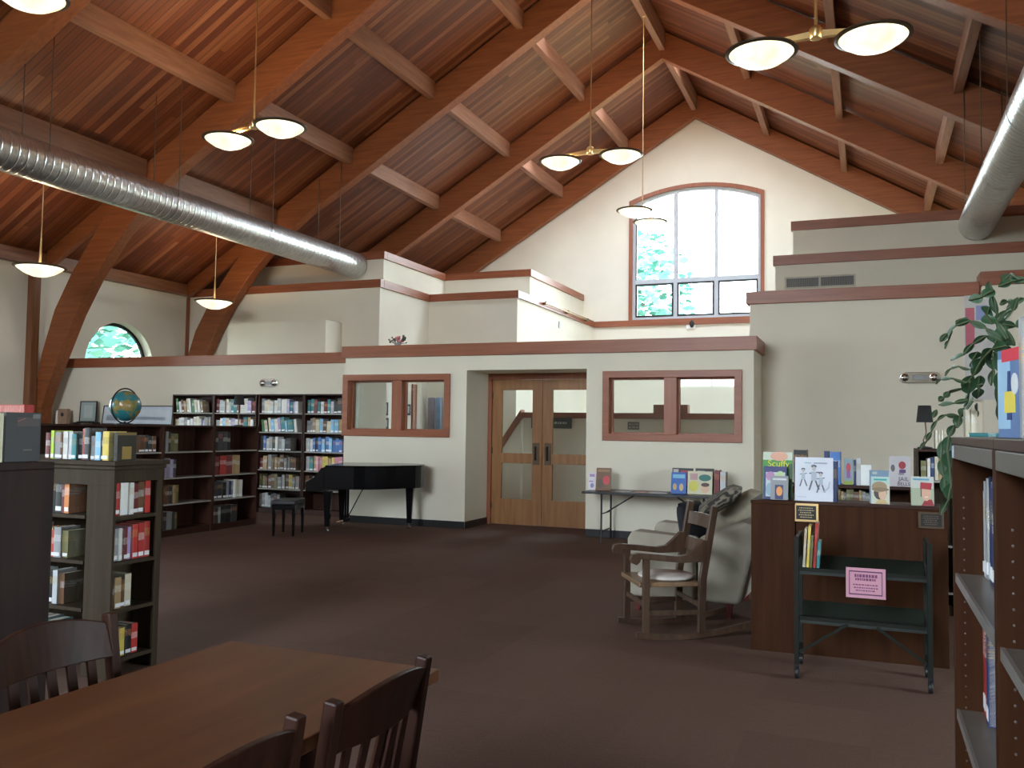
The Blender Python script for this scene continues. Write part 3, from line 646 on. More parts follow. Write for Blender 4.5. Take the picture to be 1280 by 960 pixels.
for r in range(4):
    zz = ([.09]+RZS)[r]; rn = ['bottom shelf', 'second shelf', 'third shelf', 'top shelf'][r]
    fill((-8.985, RY[2]+.03, zz), PI/2, .95, None, None, .2, f'{rn}, third low bookcase', 'globe end', g, fixed=rows3[r], sticker=False)
    fill((-8.985, RY[3]+.03, zz), PI/2, .95, None, None, .2, f'{rn}, low bookcase touching the tall ones', 'globe end', g, fixed=rows4[r], sticker=r == 1)
fill((-8.985, RY[1]+.55, 1.17), PI/2, .4, ['brown', 'charcoal'], (.2, .24), .2, 'top shelf, low bookcase under the globe', 'the middle', g, (.05, .07))
la = at_x(298, 531, -9.1); lb = at_x(298, 506, -9.1); lc = at_x(298, 494, -9.1)
t = thing('table_lamp', 'slim lamp with a black shade on the low run before the tall bookcases', 'lamp', (-9.1, la.y, 1.541))
MB().lathe([(.001, 0), (.07, 0), (.07, .012), (.012, .02), (.001, .02)], 18).build('base', M_BLK, t); MB().tube([(0, 0, .015), (0, 0, lb.z-1.50)], .008, 8).build('stem', M_BRONZE, t)
MB().lathe([(.085, lb.z-1.541), (.066, lc.z-1.541), (.064, lc.z-1.541), (.083, lb.z-1.539), (.085, lb.z-1.541)], 24).build('lamp_shade', plain('black_shade', (.013, .011, .012), .8), t)
# low case along the back wall, carrying the pictures
bookcase('low_bookcase', 'long low dark case along the back wall carrying framed pictures', (-15.64, 13.145, 0), 0, 3.42, .24, 1.53, [.5, .85, 1.2], (M_RDK, M_RDKX, M_SHELF))
def picture(x0, x1, z0, h, y, label, fm, art, fw_=.02, name='framed_picture', lean=.12, rz=0):
    """leaning picture; art = list of (x0,x1,z0,z1,mat) in unit coords"""
    w_ = x1-x0; t = thing(name, label, 'picture', ((x0+x1)/2, y, z0+.0035)); t.rotation_euler = (-lean, 0, rz)
    b = MB(); b.prism([(-w_/2, 0), (w_/2, 0), (w_/2, h), (-w_/2, h)], 0, .02, 'y', holes=[[(-w_/2+fw_, fw_), (w_/2-fw_, fw_), (w_/2-fw_, h-fw_), (-w_/2+fw_, h-fw_)]]); b.build('frame', fm, t)
    mats = [art[0][4]]; b = MB(); b.box(-w_/2+fw_*.8, w_/2-fw_*.8, .008, .016, fw_*.8, h-fw_*.8, 0)
    for a0, a1, c0, c1, mm in art[1:]:
        mats.append(mm); b.box(-w_/2+w_*a0, -w_/2+w_*a1, .0065, .0078, h*c0, h*c1, len(mats)-1)
    b.build('print', mats, t); return t
paleblue = lit((.55, .63, .72)); sea = lit((.62, .68, .75)); greyg = lit((.34, .42, .42))
A, B_ = at_y(125.5, 530, 13.2), at_y(213.5, 530, 13.2); Hh = at_y(170, 507, 13.2).z-1.53
picture(A.x, B_.x, 1.531, Hh, 13.22, 'long dark-framed pale panorama behind the globe on the wall case', M_BLK, [(0, 0, 0, 0, paleblue), (.05, .95, .15, .8, sea), (.06, .3, .2, .5, lit((.42, .50, .6))), (.4, .9, .25, .42, lit((.45, .53, .64)))])
A, B_ = at_y(98, 525, 13.25), at_y(119, 525, 13.25)
picture(A.x, B_.x, 1.57, at_y(108, 501.5, 13.25).z-1.57, 13.26, 'small dark-framed greenish picture on a black stand beside the panorama', M_BLK, [(0, 0, 0, 0, greyg), (.25, .75, .2, .8, lit((.45, .53, .52)))], lean=.05)
b = MB(); b.box(A.x-.05, B_.x+.05, 13.16, 13.33, 1.552, 1.566); b.box(A.x-.05, A.x-.02, 13.16, 13.33, 1.531, 1.552); b.box(B_.x+.02, B_.x+.05, 13.16, 13.33, 1.531, 1.552); b.box(A.x, B_.x, 13.20, 13.215, 1.566, 1.585)
tag(b.build('picture_stand', M_BLK), 'low black stand holding the small greenish picture', 'stand')
A, B_ = at_y(73, 528, 13.2), at_y(84, 528, 13.2)
b = MB(); b.box(A.x, B_.x, 13.18, 13.26, 1.531, at_y(78, 511, 13.2).z); o = tag(b.build('wooden_box', [plain('light_brown_wood', (.34, .22, .15), .6)], bevel=.005), 'small light brown wooden box with a dark dot, standing by the curved timber', 'box')
b = MB(); b.lathe([(.001, 0), (.04, 0), (.04, .004), (.001, .004)], 16); d = b.build('dark_dot', M_BLK, o); d.matrix_world = Matrix.Translation(((A.x+B_.x)/2, 13.18, 1.72)) @ Matrix.Rotation(PI/2, 4, 'X')
tag(MB().box(A.x-.085, A.x-.02, 13.19, 13.26, 1.531, 1.80).build('candle', plain('white_wax', (.72, .7, .66), .5), bevel=.012), 'slim white candle beside the small light brown box', 'candle')
# globe
def globe_mat():
    m, t, bs = nt('globe_map'); f = noise(t, coords(t), 3.2*1.6, 5, .6)
    r = ramp(t, [(.0, (.02, .13, .17)), (.50, (.03, .19, .22)), (.52, (.20, .20, .06)), (.60, (.32, .22, .08)), (.72, (.38, .16, .07))]); t.links.new(f, r.inputs[0]); t.links.new(r.outputs[0], bs.inputs['Base Color']); bs.inputs['Roughness'].default_value = .25; return m
GR = .20
gc = at_x(156.5, 511, -9.12)
t = thing('globe', 'desk globe with dark ring standing on the low bookcase run', 'globe', (gc.x, gc.y, 1.541))
gz = max(gc.z-1.541, GR+.045)
b = MB(); b.ball((0, 0, 0), GR, 32); s_ = b.build('sphere', globe_mat(), t, loc=(0, 0, gz), rot=(.4, .1, 0))
b = MB(); b.tube([((GR+.03)*math.cos(a)*.78, (GR+.03)*math.cos(a)*-.62, (GR+.03)*math.sin(a)) for a in [PI*(-.62+1.24*i/30)+PI for i in range(31)]], .010, 8)
b2 = MB(); b2.tube([(0, (GR+.03)*math.cos(2*PI*i/40), gz+(GR+.03)*math.sin(2*PI*i/40)) for i in range(41)], .010, 8); b2.build('meridian_ring', M_BLK, t)
MB().lathe([(.001, 0), (.12, 0), (.12, .012), (.03, .022), (.015, .03), (.015, max(.04, gz-GR-.02)), (.001, max(.04, gz-GR-.02))], 24).build('base', M_BLK, t)
# taupe unit near the table
UX, UY, UD, UH = -4.27, 4.10, .40, 1.32
t = thing('display_bookcase', 'low taupe two-sided bookcase topped with a row of books, behind the table', 'bookcase', (UX, UY, 0))
b = MB(); b.box(-1.1, .03, -.03, UD+.03, UH-.03, UH); b.box(-1.09, .015, -.015, UD+.015, UH-.055, UH-.03); b.build('top_cornice', M_TAN, t, .006)
b = MB(); b.box(-1.08, 0, 0, .02, UH-.15, UH-.055); b.box(-.02, 0, .02, UD, UH-.13, UH-.055); b.build('top_rail', M_TAN, t)
MB().box(-.22, 0, 0, .02, .002, UH-.15).build('corner_post', M_TAN, t, .002); MB().box(-.02, 0, UD-.045, UD, .002, UH-.13).build('end_post', M_TAN, t, .002)
MB().box(-1.08, -.02, UD-.015, UD, .002, UH-.06).build('back_panel', M_TAN, t); MB().box(-.235, -.222, .02, UD-.015, .002, UH-.06).build('partition', M_TAN, t); MB().box(-1.08, -1.06, .0, UD-.015, .002, UH-.155).build('side_panel', M_TAN, t)
UZ = [.11, .41, .70, .98]
for z in UZ:
    MB().box(-1.06, -.235, .004, UD-.016, z-.022, z).build('shelf', M_TAN, t); MB().box(-.221, -.004, .021, UD-.046, z-.022, z).build('shelf', M_TAN, t)
g = 'books in the taupe bookcase'
UR = ['bottom shelf', 'second shelf', 'third shelf', 'top shelf']
fr = {3: [('white', .085, .23), ('pink', .03, .225), ('black', .06, .22), ('black', .06, .235), ('maroon', .02, .21), ('orange', .04, .22)], 2: [('navy', .05, .17), ('red', .045, .18), ('yellow', .06, .18), ('red', .03, .17), ('grey', .06, .19), ('olive', .05, .17)],
      1: [('silver', .05, .2), ('blue', .08, .17), ('black', .06, .2), ('silver', .04, .21), ('brown', .04, .19)], 0: [('charcoal', .07, .2), ('grey', .06, .2), ('teal', .08, .19)]}
rr = {3: [('olive', .025, .2), ('red', .035, .2), ('white', .06, .2), ('white', .035, .2), ('maroon', .045, .19), ('brown', .05, .2), ('red', .045, .21)], 2: [('cream', .025, .16), ('grey', .03, .2), ('white', .03, .2), ('maroon', .03, .2), ('lilac', .04, .2), ('red', .045, .215), ('red', .05, .22), ('red', .045, .225)],
      1: [('brown', .03, .17), ('tan', .05, .19), ('brown', .04, .17), ('cream', .05, .2)], 0: [('charcoal', .04, .16), ('tan', .05, .17), ('yellow', .04, .17), ('black', .05, .18), ('red', .05, .18)]}
for r in range(4):
    fill((UX-.78, UY+.03, UZ[r]), 0, .54, None, None, .15, f'{UR[r]}, table side of the taupe bookcase', 'the dark back', g, fixed=[('grey', .06, .2), ('brown', .05, .19)][:1]+fr[r], sticker=None)
    fill((UX-.03, UY+.03, UZ[r]), PI/2, .33, None, None, .15, f'{UR[r]}, open end of the taupe bookcase', 'its corner post', g, fixed=rr[r])
topr = [('maroon', .035, .165), ('lime', .032, .18), ('grey', .05, .17), ('brown', .02, .16), ('white', .04, .175), ('silver', .035, .175), ('teal', .04, .16), ('black', .035, .17), ('red', .03, .195), ('charcoal', .04, .2), ('grey', .035, .15), ('sky blue', .045, .175), ('black', .025, .165), ('yellow', .05, .18)]
fill((UX-.62, UY+.02, UH), 0, .75, None, None, .14, 'row along the top of the taupe bookcase', 'the dark back', 'books on top of the taupe bookcase', fixed=topr, sticker=True)
# solid-backed dark unit beside the table, big books on it
DXF, DYF, DH = -3.2, 2.75, 1.385
t = thing('low_bookcase', 'near-black solid-backed low bookcase cut off by the photo edge', 'bookcase', (DXF, DYF, 0))
MB().box(-.02, 0, -1.8, 0, 0, DH-.03).build('back_panel', M_DARK, t, .003); MB().box(-.36, 0, -1.8, 0, DH-.03, DH).build('top_panel', M_DARK, t, .003)
MB().box(-.36, -.021, -.025, 0, 0, DH-.031).build('side_panel', M_DARK, t); MB().box(-.36, -.021, -1.8, -1.775, 0, DH-.031).build('side_panel', M_DARK, t)
for z in (.1, .5, .9): MB().box(-.35, -.022, -1.774, -.026, z-.02, z).build('shelf', M_SHELF, t)
def cover_book(label, loc, rz, w_, h, th_, base, shapes=(), words=(), tilt=-.18, group=None, name='picture_book'):
    """upright book seen by its cover: local x across, front cover facing -y; shapes = [(colour, [(u,v)...])] in unit coords"""
    t = thing(name, label, 'book', loc, rz, group); t.rotation_euler = (tilt, 0, rz)
    MB().box(-w_/2+.004, w_/2-.004, .003, th_-.003, .003, h-.003).build('page_block', M_PAGE, t)
    b = MB(); mats = [lit(base)]; b.box(-w_/2, w_/2, 0, .003, 0, h); b.box(-w_/2, w_/2, th_-.003, th_, 0, h); b.box(-w_/2, -w_/2+.004, .003, th_-.003, 0, h)
    for k, (c, pts) in enumerate(shapes):
        mats.append(lit(c)); b.prism([(-w_/2+w_*u, h*v) for u, v in pts], -.0008-.0003*k, -.0001, 'y', k+1)
    b.build('cover', mats, t)
    for s, sz, c, u, v in words: text(s, sz, lit(c), t, (-w_/2+w_*u, -.0008-.0003*len(shapes)-.0006, h*v), (PI/2, 0, 0), 'title')
    return t
def ell(cx, cy, rx, ry, n=14, a0=0, a1=2*PI): return [(cx+rx*math.cos(a0+(a1-a0)*i/n), cy+ry*math.sin(a0+(a1-a0)*i/n)) for i in range(n)]
def R_(a, b_, c, d): return [(a, c), (b_, c), (b_, d), (a, d)]
p = at_x(29, 574, DXF-.03); 
cover_book('large charcoal reference book facing out on the near-black bookcase', (DXF-.09, at_x(28, 574, DXF-.09).y, DH+.001), PI/2, .165, .205, .035, (.05, .05, .055), [((.09, .07, .07), R_(.3, .95, .72, .9)), ((.16, .16, .15), R_(.75, .97, .88, .97)), ((.13, .12, .10), R_(.5, .75, .22, .25)), ((.3, .1, .1), [(.3, .8), (.55, .88), (.55, .9), (.3, .82)])], tilt=0)
fill((DXF-.055, at_x(-24, 574, DXF-.06).y, DH), PI/2, .14, None, None, .2, 'row on top of the near-black bookcase', 'the photo edge', 'books on the near-black bookcase', fixed=[('tan', .05, .2), ('cream', .045, .2)], sticker=False)
q = at_x(29, 560, DXF-.15); put_book('red', (DXF-.15, q.y, DH+.001), PI/2, .05, .15, .24, 'red-topped book standing behind the charcoal reference book', 'books on the near-black bookcase', sticker=False)
cover_book('dark book with a gold cover panel at the end of the top row', (UX-.012, UY+.10, UH+.001), PI/2, .15, .175, .03, (.03, .025, .02), [((.32, .20, .05), R_(.25, .75, .05, .5)), ((.22, .15, .05), R_(.0, 1, .9, 1))], tilt=0)

# ================================================================ READING TABLE AND CHAIRS
t = thing('reading_table', 'cherry-topped reading table filling the near corner', 'table', (-1.76, 1.72, 0), math.radians(-1))
MB().box(-.43, .43, -.95, .93, .72, .76).build('table_top', M_TABLE, t, .004)
b = MB(); b.prism([(-.36, -.88), (.36, -.88), (.36, .86), (-.36, .86)], .63, .719, 'z', holes=[[(-.335, -.855), (.335, -.855), (.335, .835), (-.335, .835)]]); b.build('apron', M_CHAIR, t)
for sx in (-1, 1):
    for y in (-.84, .82): MB().taper((sx*.32, y, 0), (sx*.32, y, .719), (.022, .022), (.035, .035)).build('leg', M_CHAIR, t, .004)
def chair(loc, rz, label):
    """front towards local -y"""
    t = thing('library_chair', label, 'chair', loc, rz, 'chairs around the reading table'); W = .225
    b = MB(); b.prism([(-.22, -.22), (.22, -.22), (.205, .2), (-.205, .2)], .43, .46, 'z'); b.build('seat', M_CHAIR, t, .012)
    for s in (-1, 1):
        MB().taper((s*.19, -.19, 0), (s*.19, -.19, .429), (.016, .016), (.022, .022)).build('leg', M_CHAIR, t, .004)
        b = MB(); b.prism([(.20, 0), (.245, 0), (.232, .44), (.30, .91), (.262, .915), (.192, .44)], s*W-.018, s*W+.018, 'x'); b.build('leg', M_CHAIR, t, .006)
        MB().bar((s*.19, -.17, .2), (s*.215, .2, .2), .018, .028).build('stretcher', M_CHAIR, t, .003)
    # curved crest rail with an arched top edge
    N = 12; vs = []
    for i in range(N+1):
        u = -1+2*i/N; bow = .035*(1-u*u); zt = .885+.035*(1-u*u)
        for z, y in ((.775, .248), (zt, .285)):
            for dy in (-.011, .011): vs.append((u*(W-.017), y+bow+dy, z))
    fs = []
    for i in range(N):
        a, c = i*4, (i+1)*4
        fs += [(a, c, c+2, a+2), (a+1, a+3, c+3, c+1), (a+2, c+2, c+3, a+3), (a, a+1, c+1, c)]
    fs += [(0, 2, 3, 1), (N*4, N*4+1, N*4+3, N*4+2)]
    MB().add(vs, fs, 0, False).build('crest_rail', M_CHAIR, t, .004)
    MB().bar((-W+.018, .222, .52), (W-.018, .222, .52), .022, .04).build('lower_rail', M_CHAIR, t, .003)
    for k in range(5):
        x = -.14+.07*k; bw_ = .035*(1-(x/W)**2)
        MB().bar((x, .222, .535), (x*1.02, .248+bw_, .785), .034, .010, upv=(0, 1, 0)).build('slat', M_CHAIR, t, .002)
    return t
chair((-1.44, 2.01, 0), -PI/2, 'dark slatted chair tucked under the table, back turned beside its far corner')
chair((-1.46, 1.44, 0), -PI/2, 'dark slatted chair tucked under the table, cut off at the photo bottom')
chair((-2.10, 2.06, 0), PI/2, 'dark slatted chair on the bookcase side of the reading table')

# ================================================================ PIANO AND STOOL
pz = math.radians(20)
t = thing('grand_piano', 'black baby grand piano with closed lid by the white wall', 'piano', (-7.34, 10.92, 0), pz); t.scale = (.94, .97, 1)
out = [(-.02, 0), (.45, 0), (.62, .02), (.78, .08), (.92, .18), (1.05, .30), (1.2, .42), (1.33, .52), (1.40, .66), (1.42, .82), (1.38, 1.0), (1.28, 1.14), (1.12, 1.22), (.9, 1.24), (-.02, 1.24)]
b = MB(); b.prism(out, .64, .965, 'z', smooth=False); b.build('case', M_BLACK, t, .006)
lid = [(x*1.0+(.012 if x > .5 else -.0), y+(.012 if y > .7 else -.012)) for x, y in out]; lid = [(-.0 if x < 0 else x, y) for x, y in lid]
MB().prism(lid, .966, .985, 'z').build('lid', M_BLACK, t, .004)
b = MB(); b.prism([(-.30, .60), (-.021, .60), (-.021, .95), (-.06, .95), (-.16, .82), (-.30, .74)], 0, .10, 'y'); b.build('key_cheek', M_BLACK, t, .006)
b = MB(); b.prism([(-.30, .60), (-.021, .60), (-.021, .95), (-.06, .95), (-.16, .82), (-.30, .74)], 1.14, 1.24, 'y'); b.build('key_cheek', M_BLACK, t, .006)
MB().box(-.30, -.021, .101, 1.139, .60, .69).build('key_bed', M_BLACK, t, .004)
b = MB(); b.box(-.27, -.11, .12, 1.12, .691, .715); kb = b.build('white_keys', [plain('ivory_keys', (.75, .73, .68), .2)], t)
b = MB()
for k in range(52):
    if k % 7 in (2, 6): continue
    y = 1.12-1.0*(k+1)/52; b.box(-.20, -.112, y-.006, y+.006, .7155, .728)
b.build('black_keys', M_BLK, t)
b = MB(); b.prism([(-.10, .70), (-.022, .70), (-.022, .955), (-.05, .955)], .101, 1.139, 'y'); b.build('fallboard', M_BLACK, t)
for x, y in ((.02, .13), (.02, 1.11), (1.2, .80)):
    l = MB().taper((x, y, .09), (x, y, .64 if x > .5 else .60), (.035, .035), (.062, .062)).build('leg', M_BLACK, t, .005)
    c = MB(); c.tube([(x, y, .03), (x, y, .09)], .018, 10); c.lathe([(.001, -.012), (.028, -.012), (.028, .012), (.001, .012)], 14, 0, Matrix.Translation((x, y, .029)) @ Matrix.Rotation(PI/2, 4, 'X'))
    cc = c.build('caster', M_CHROME, t); 
b = MB(); b.box(.18, .24, .50, .74, .12, .17); b.tube([(.21, .54, .16), (.21, .54, .64)], .018, 10); b.tube([(.21, .70, .16), (.21, .70, .64)], .018, 10)
ly = b.build('pedal_lyre', M_BLACK, t, .003)
b = MB()
for y in (.56, .62, .68): b.bar((.17, y, .13), (.06, y, .11), .02, .008)
b.build('pedal', M_BRASS, ly)
MB().tube([(.23, .62, .18), (.48, .62, .64)], .008, 8).build('lyre_brace', M_BLACK, t)
t = thing('piano_stool', 'black rectangular piano stool in front of the keyboard', 'stool', (-7.74, 10.62, 0), pz)
o = MB().box(-.17, .17, -.27, .27, .44, .50).build('cushion', M_BLK, t, .015); MB().box(-.165, .165, -.265, .265, .37, .439).build('apron', M_BLACK, t, .003)
for sx in (-1, 1):
    for sy in (-1, 1): MB().taper((sx*.14, sy*.235, 0), (sx*.14, sy*.235, .37), (.014, .014), (.022, .022)).build('leg', M_BLACK, t, .003)
# ================================================================ FOLDING TABLE AND ITS DISPLAY
FY0, FY1 = 11.72, 12.38
fl = at_y(727, 614, FY0); FZ = fl.z; FX0 = fl.x; FX1 = FX0+1.92
t = thing('folding_table', 'black folding table with books against the white wall beside the doors', 'table', ((FX0+FX1)/2, (FY0+FY1)/2, 0)); hx_, hy_ = .96, .33
MB().box(-hx_, hx_, -hy_, hy_, FZ-.032, FZ).build('table_top', [plain('grey_black_laminate', (.035, .035, .04), .35)], t, .005)
for s in (-1, 1):
    b = MB(); x = s*.70
    for y in (-.24, .24):
        b.tube([(x, y, FZ-.033), (x, y, .12), (x+.0, y*1.12, .012)], .014, 8)
    b.tube([(x, -.24, .16), (x, .24, .16)], .012, 8); b.tube([(x, -.24, .40), (x, .24, .40)], .010, 8)
    b.build('leg', M_BLK, t)
    MB().tube([(x, 0, .40), (x-s*.42, 0, FZ-.04)], .010, 8).build('folding_brace', M_BLK, t)
def cov(px0, px1, py0, py1, Y, label, base, shapes=(), words=(), th_=.02, z=None, tilt=-.15, group=None, rz=0):
    a, c = at_y(px0, py1, Y), at_y(px1, py0, Y); w_ = c.x-a.x
    h = c.z-(z if z is not None else a.z)
    return cover_book(label, ((a.x+c.x)/2, Y, (z if z is not None else a.z)+.0015+(.004 if tilt else 0)), rz, w_, h, th_, base, shapes, words, tilt, group)
g = 'books on the folding table'; yy = 12.0
cov(735, 744, 591, 612, yy, 'small white and lilac flyer standing at the door end of the folding table', (.75, .72, .74), [((.45, .25, .5), R_(.15, .85, .75, .9)), ((.45, .25, .5), R_(.1, .7, .45, .52)), ((.3, .25, .55), ell(.55, .25, .25, .14))], th_=.006, z=FZ, group=g)
cov(744.5, 763, 585.5, 611, yy, 'brownish book with a red flower cover, next to the white flyer', (.20, .10, .055), [((.60, .07, .08), ell(.70, .45, .24, .2)), ((.35, .2, .1), R_(.1, .9, .82, .93)), ((.12, .09, .06), ell(.3, .3, .2, .2))], z=FZ, th_=.03, group=g)
cov(838.5, 857.5, 591, 616, yy-.05, 'bright blue picture book with two small figures, on the folding table', (.03, .12, .45), [((.55, .38, .15), ell(.25, .32, .13, .16)), ((.62, .45, .2), ell(.68, .3, .14, .18)), ((.2, .5, .7), R_(.1, .9, .72, .9))], z=FZ, group=g)
cov(859, 890, 590, 617, yy-.05, 'pale yellow magazine with a smiling face, leaning on the folding table', (.62, .58, .42), [((.02, .16, .13), ell(.70, .72, .25, .15)), ((.70, .45, .30), ell(.72, .25, .16, .2)), ((.08, .04, .03), ell(.72, .42, .17, .09)), ((.65, .6, .1), ell(.25, .35, .2, .25)), ((.5, .3, .3), R_(.1, .4, .62, .9))], z=FZ, group=g)
cov(840, 866, 586, 600, yy+.16, 'dark and red patterned book standing behind the bright blue one', (.04, .03, .03), [((.45, .05, .06), R_(.4, .75, .3, .9)), ((.5, .48, .45), R_(.05, .3, .6, .95))], z=FZ, tilt=-.08, group=g)
cov(869, 892, 586.5, 600, yy+.16, 'dark lettered book standing behind the pale yellow magazine', (.05, .04, .035), [((.5, .5, .5), R_(.1, .5, .7, .9)), ((.3, .1, .05), R_(.6, .95, .55, .8))], z=FZ, tilt=-.08, group=g)
def spine(px0, px1, py0, Y, z, col, label, group, dep=.2, lean=0, py1=None):
    a, c = at_y(px0, py0, Y), at_y(px1, py0, Y); put_book(col, (a.x, Y, z+.0012+(math.sin(lean)*(c.x-a.x) if lean > 0 else 0)), 0, (c.x-a.x)*.97, dep, (at_y(px0, py0, Y).z-z)*(1 if not lean else .98), label, group, lean, False)
spine(893, 899, 588, yy-.05, FZ, 'maroon', 'maroon spine beside the pale yellow magazine on the folding table', g)
spine(900, 907, 590, yy-.05, FZ, 'silver', 'silver spine at the armchair end of the folding table', g)
for k, (a, c, cl) in enumerate(((772, 792, (.35, .33, .33)), (795, 812, (.4, .25, .22)), (814, 836, (.42, .40, .40)))):
    A, B_ = at_y(a, 614, yy), at_y(c, 614, yy)
    b = MB(); b.box(A.x, B_.x, yy-.13, yy+.13, FZ+.0015, FZ+.012); tag(b.build('magazine', lit(cl)), ['grey magazine lying flat on the folding table, nearest the red flower book', 'reddish magazine lying flat in the middle of the folding table', 'grey magazine lying flat next to the bright blue picture book'][k], 'magazine', 'magazines lying on the folding table')

# ================================================================ ARMCHAIR, CUSHIONS, ROCKER
def soft(name, x0, x1, y0, y1, z0, z1, mat, parent, r, M=None):
    o = MB().box(x0, x1, y0, y1, z0, z1, 0, M).build(name, mat, parent, r); o.modifiers['bevel'].segments = 5
    o.data.polygons.foreach_set('use_smooth', [True]*len(o.data.polygons)); return o
t = thing('armchair', 'beige upholstered armchair on dark red legs, side towards the rocker', 'armchair', (-1.43, 8.02, 0), math.radians(-92))
thing_arm = t
soft('seat_base', -.36, .36, -.45, .40, .14, .34, M_LINEN, t, .03); soft('seat_cushion', -.355, .355, -.50, .25, .345, .48, M_LINEN, t, .06)
for s, nm in ((1, 'armrest'), (-1, 'armrest')):
    a0, a1 = (.362, .53) if s > 0 else (-.53, -.362)
    b = MB(); b.prism([(-.50, .13), (.10, .13), (.10, .66), (-.46, .69), (-.50, .62)], a0, a1, 'x'); o = b.build(nm, M_LINEN, t, .035); o.modifiers['bevel'].segments = 4
    o.data.polygons.foreach_set('use_smooth', [True]*len(o.data.polygons))
b = MB(); b.prism([(.105, .13), (.46, .13), (.60, .70), (.58, .79), (.48, .81), (.11, .66)], -.53, .53, 'x'); o = b.build('backrest', M_LINEN, t, .04); o.modifiers['bevel'].segments = 4; o.data.polygons.foreach_set('use_smooth', [True]*len(o.data.polygons))
for x in (-.44, .44):
    for y in (-.42, .36): MB().taper((x, y, 0), (x, y, .138), (.018, .018), (.032, .032)).build('leg', wood('red_mahogany', (.10, .016, .012), (.16, .03, .02), 'z'), t, .003)
def cushion(name, label, w_, h, th_, mat, loc, rot, stitched=False):
    """plump square cushion, local x across, z up, y thick"""
    N = 10; b = MB(); vs = []; 
    for sgn in (-1, 1):
        for i in range(N+1):
            for j in range(N+1):
                u, v = -1+2*i/N, -1+2*j/N; e = ((1-u**4)*(1-v**4))**.5; k = 1-.06*(u*u*v*v)
                vs.append((u*w_/2*(1-.05*(1-abs(v))*0)*k, sgn*th_/2*e, v*h/2*k))
    fs = []; O = (N+1)*(N+1)
    for s in (0, 1):
        for i in range(N):
            for j in range(N):
                a = s*O+i*(N+1)+j; fs.append((a, a+1, a+N+2, a+N+1))
    b.add(vs, fs, 0, True); o = b.build(name, mat, None, weld=True); 
    o.location = loc; o.rotation_euler = rot; return tag(o, label, 'cushion', 'cushions on the armchair')
def leaf_fabric():
    m, t, bs = nt('leaf_fabric'); v = t.nodes.new('ShaderNodeTexWave'); v.inputs['Scale'].default_value = 6; v.inputs['Distortion'].default_value = 14; v.inputs['Detail'].default_value = 3
    t.links.new(coords(t), v.inputs['Vector']); r = ramp(t, [(.3, (.028, .026, .022)), (.6, (.10, .085, .065)), (.9, (.20, .17, .13))]); t.links.new(v.outputs['Fac'], r.inputs[0]); t.links.new(r.outputs[0], bs.inputs['Base Color']); bs.inputs['Roughness'].default_value = .9; return m
cushion('cushion', 'black cushion standing on the armchair seat', .44, .42, .13, plain('black_cotton', (.010, .011, .016), .9), (-1.50, 8.16, .705), (-.20, 0, math.radians(72)))
cushion('cushion', 'dark leaf-patterned cushion leaning high on the armchair back', .46, .44, .13, leaf_fabric(), at_y(900, 626, 7.66), (0, 0, 0)).rotation_euler = (math.radians(-56), 0, math.radians(-80))
at_ = thing_arm; q_ = cushion('back_cushion', 'x', .70, .56, .22, plain('tan_quilt', (.34, .29, .22), .95, var=.15, scale=14, bump=.4), at_y(921, 641, 8.14), (0, 0, 0))
q_.rotation_euler = (math.radians(-48), 0, math.radians(-88)); del q_['category']; del q_['group']; q_['label'] = 'large tan quilted back cushion'
q_.parent = at_; q_.matrix_parent_inverse = (Matrix.Translation(at_.location) @ at_.rotation_euler.to_matrix().to_4x4()).inverted()
t = thing('rocking_chair', 'brown wooden rocking chair with a white seat pad in front of the armchair', 'chair', (-1.485, 6.86, 0), math.radians(-60))
def rock_z(y): return .055*(1-math.cos((y+.02)*2.2))*2.0
for s in (-1, 1):
    x = s*.265
    ys = [-.29+.90*i/16 for i in range(17)]
    b = MB(); b.prism([(y, rock_z(y)) for y in ys]+[(y, rock_z(y)+.042) for y in ys[::-1]], x-.018, x+.018, 'x'); b.build('rocker', M_ROCK, t, .004)
    b = MB(); b.prism([(-.245, rock_z(-.22)+.03), (-.195, rock_z(-.22)+.03), (-.195, .60), (-.245, .60)], x-.022, x+.022, 'x'); b.build('front_post', M_ROCK, t, .005)
    b = MB(); b.prism([(.18, rock_z(.2)+.03), (.23, rock_z(.2)+.03), (.245, .45), (.335, .985), (.285, .99), (.19, .45)], x-.022, x+.022, 'x'); b.build('back_post', M_ROCK, t, .006)
    arm = [(-.335, .585), (-.315, .56), (-.29, .575), (-.275, .60), (-.05, .585), (.08, .59), (.16, .64), (.25, .74), (.295, .74), (.255, .60), (.2, .56), (.0, .545)][::1]
    top = [(-.345, .60), (-.33, .635), (-.28, .645), (-.15, .635), (.02, .618), (.10, .63), (.16, .68), (.215, .735), (.262, .735), (.245, .58), (.19, .575), (.05, .57), (-.16, .59), (-.265, .60), (-.275, .575), (-.30, .555), (-.335, .57)]
    b = MB(); b.prism(top, x-.028, x+.028, 'x'); b.build('armrest', M_ROCK, t, .006)
    MB().bar((x, -.2, .20), (x, .2, .20), .02, .035).build('stretcher', M_ROCK, t, .003)
b = MB(); b.prism([(-.26, -.27), (.26, -.27), (.24, .2), (-.24, .2)], .385, .42, 'z'); b.build('seat', wood('seat_oak', (.17, .10, .055), (.27, .165, .09), 'x', .35), t, .008)
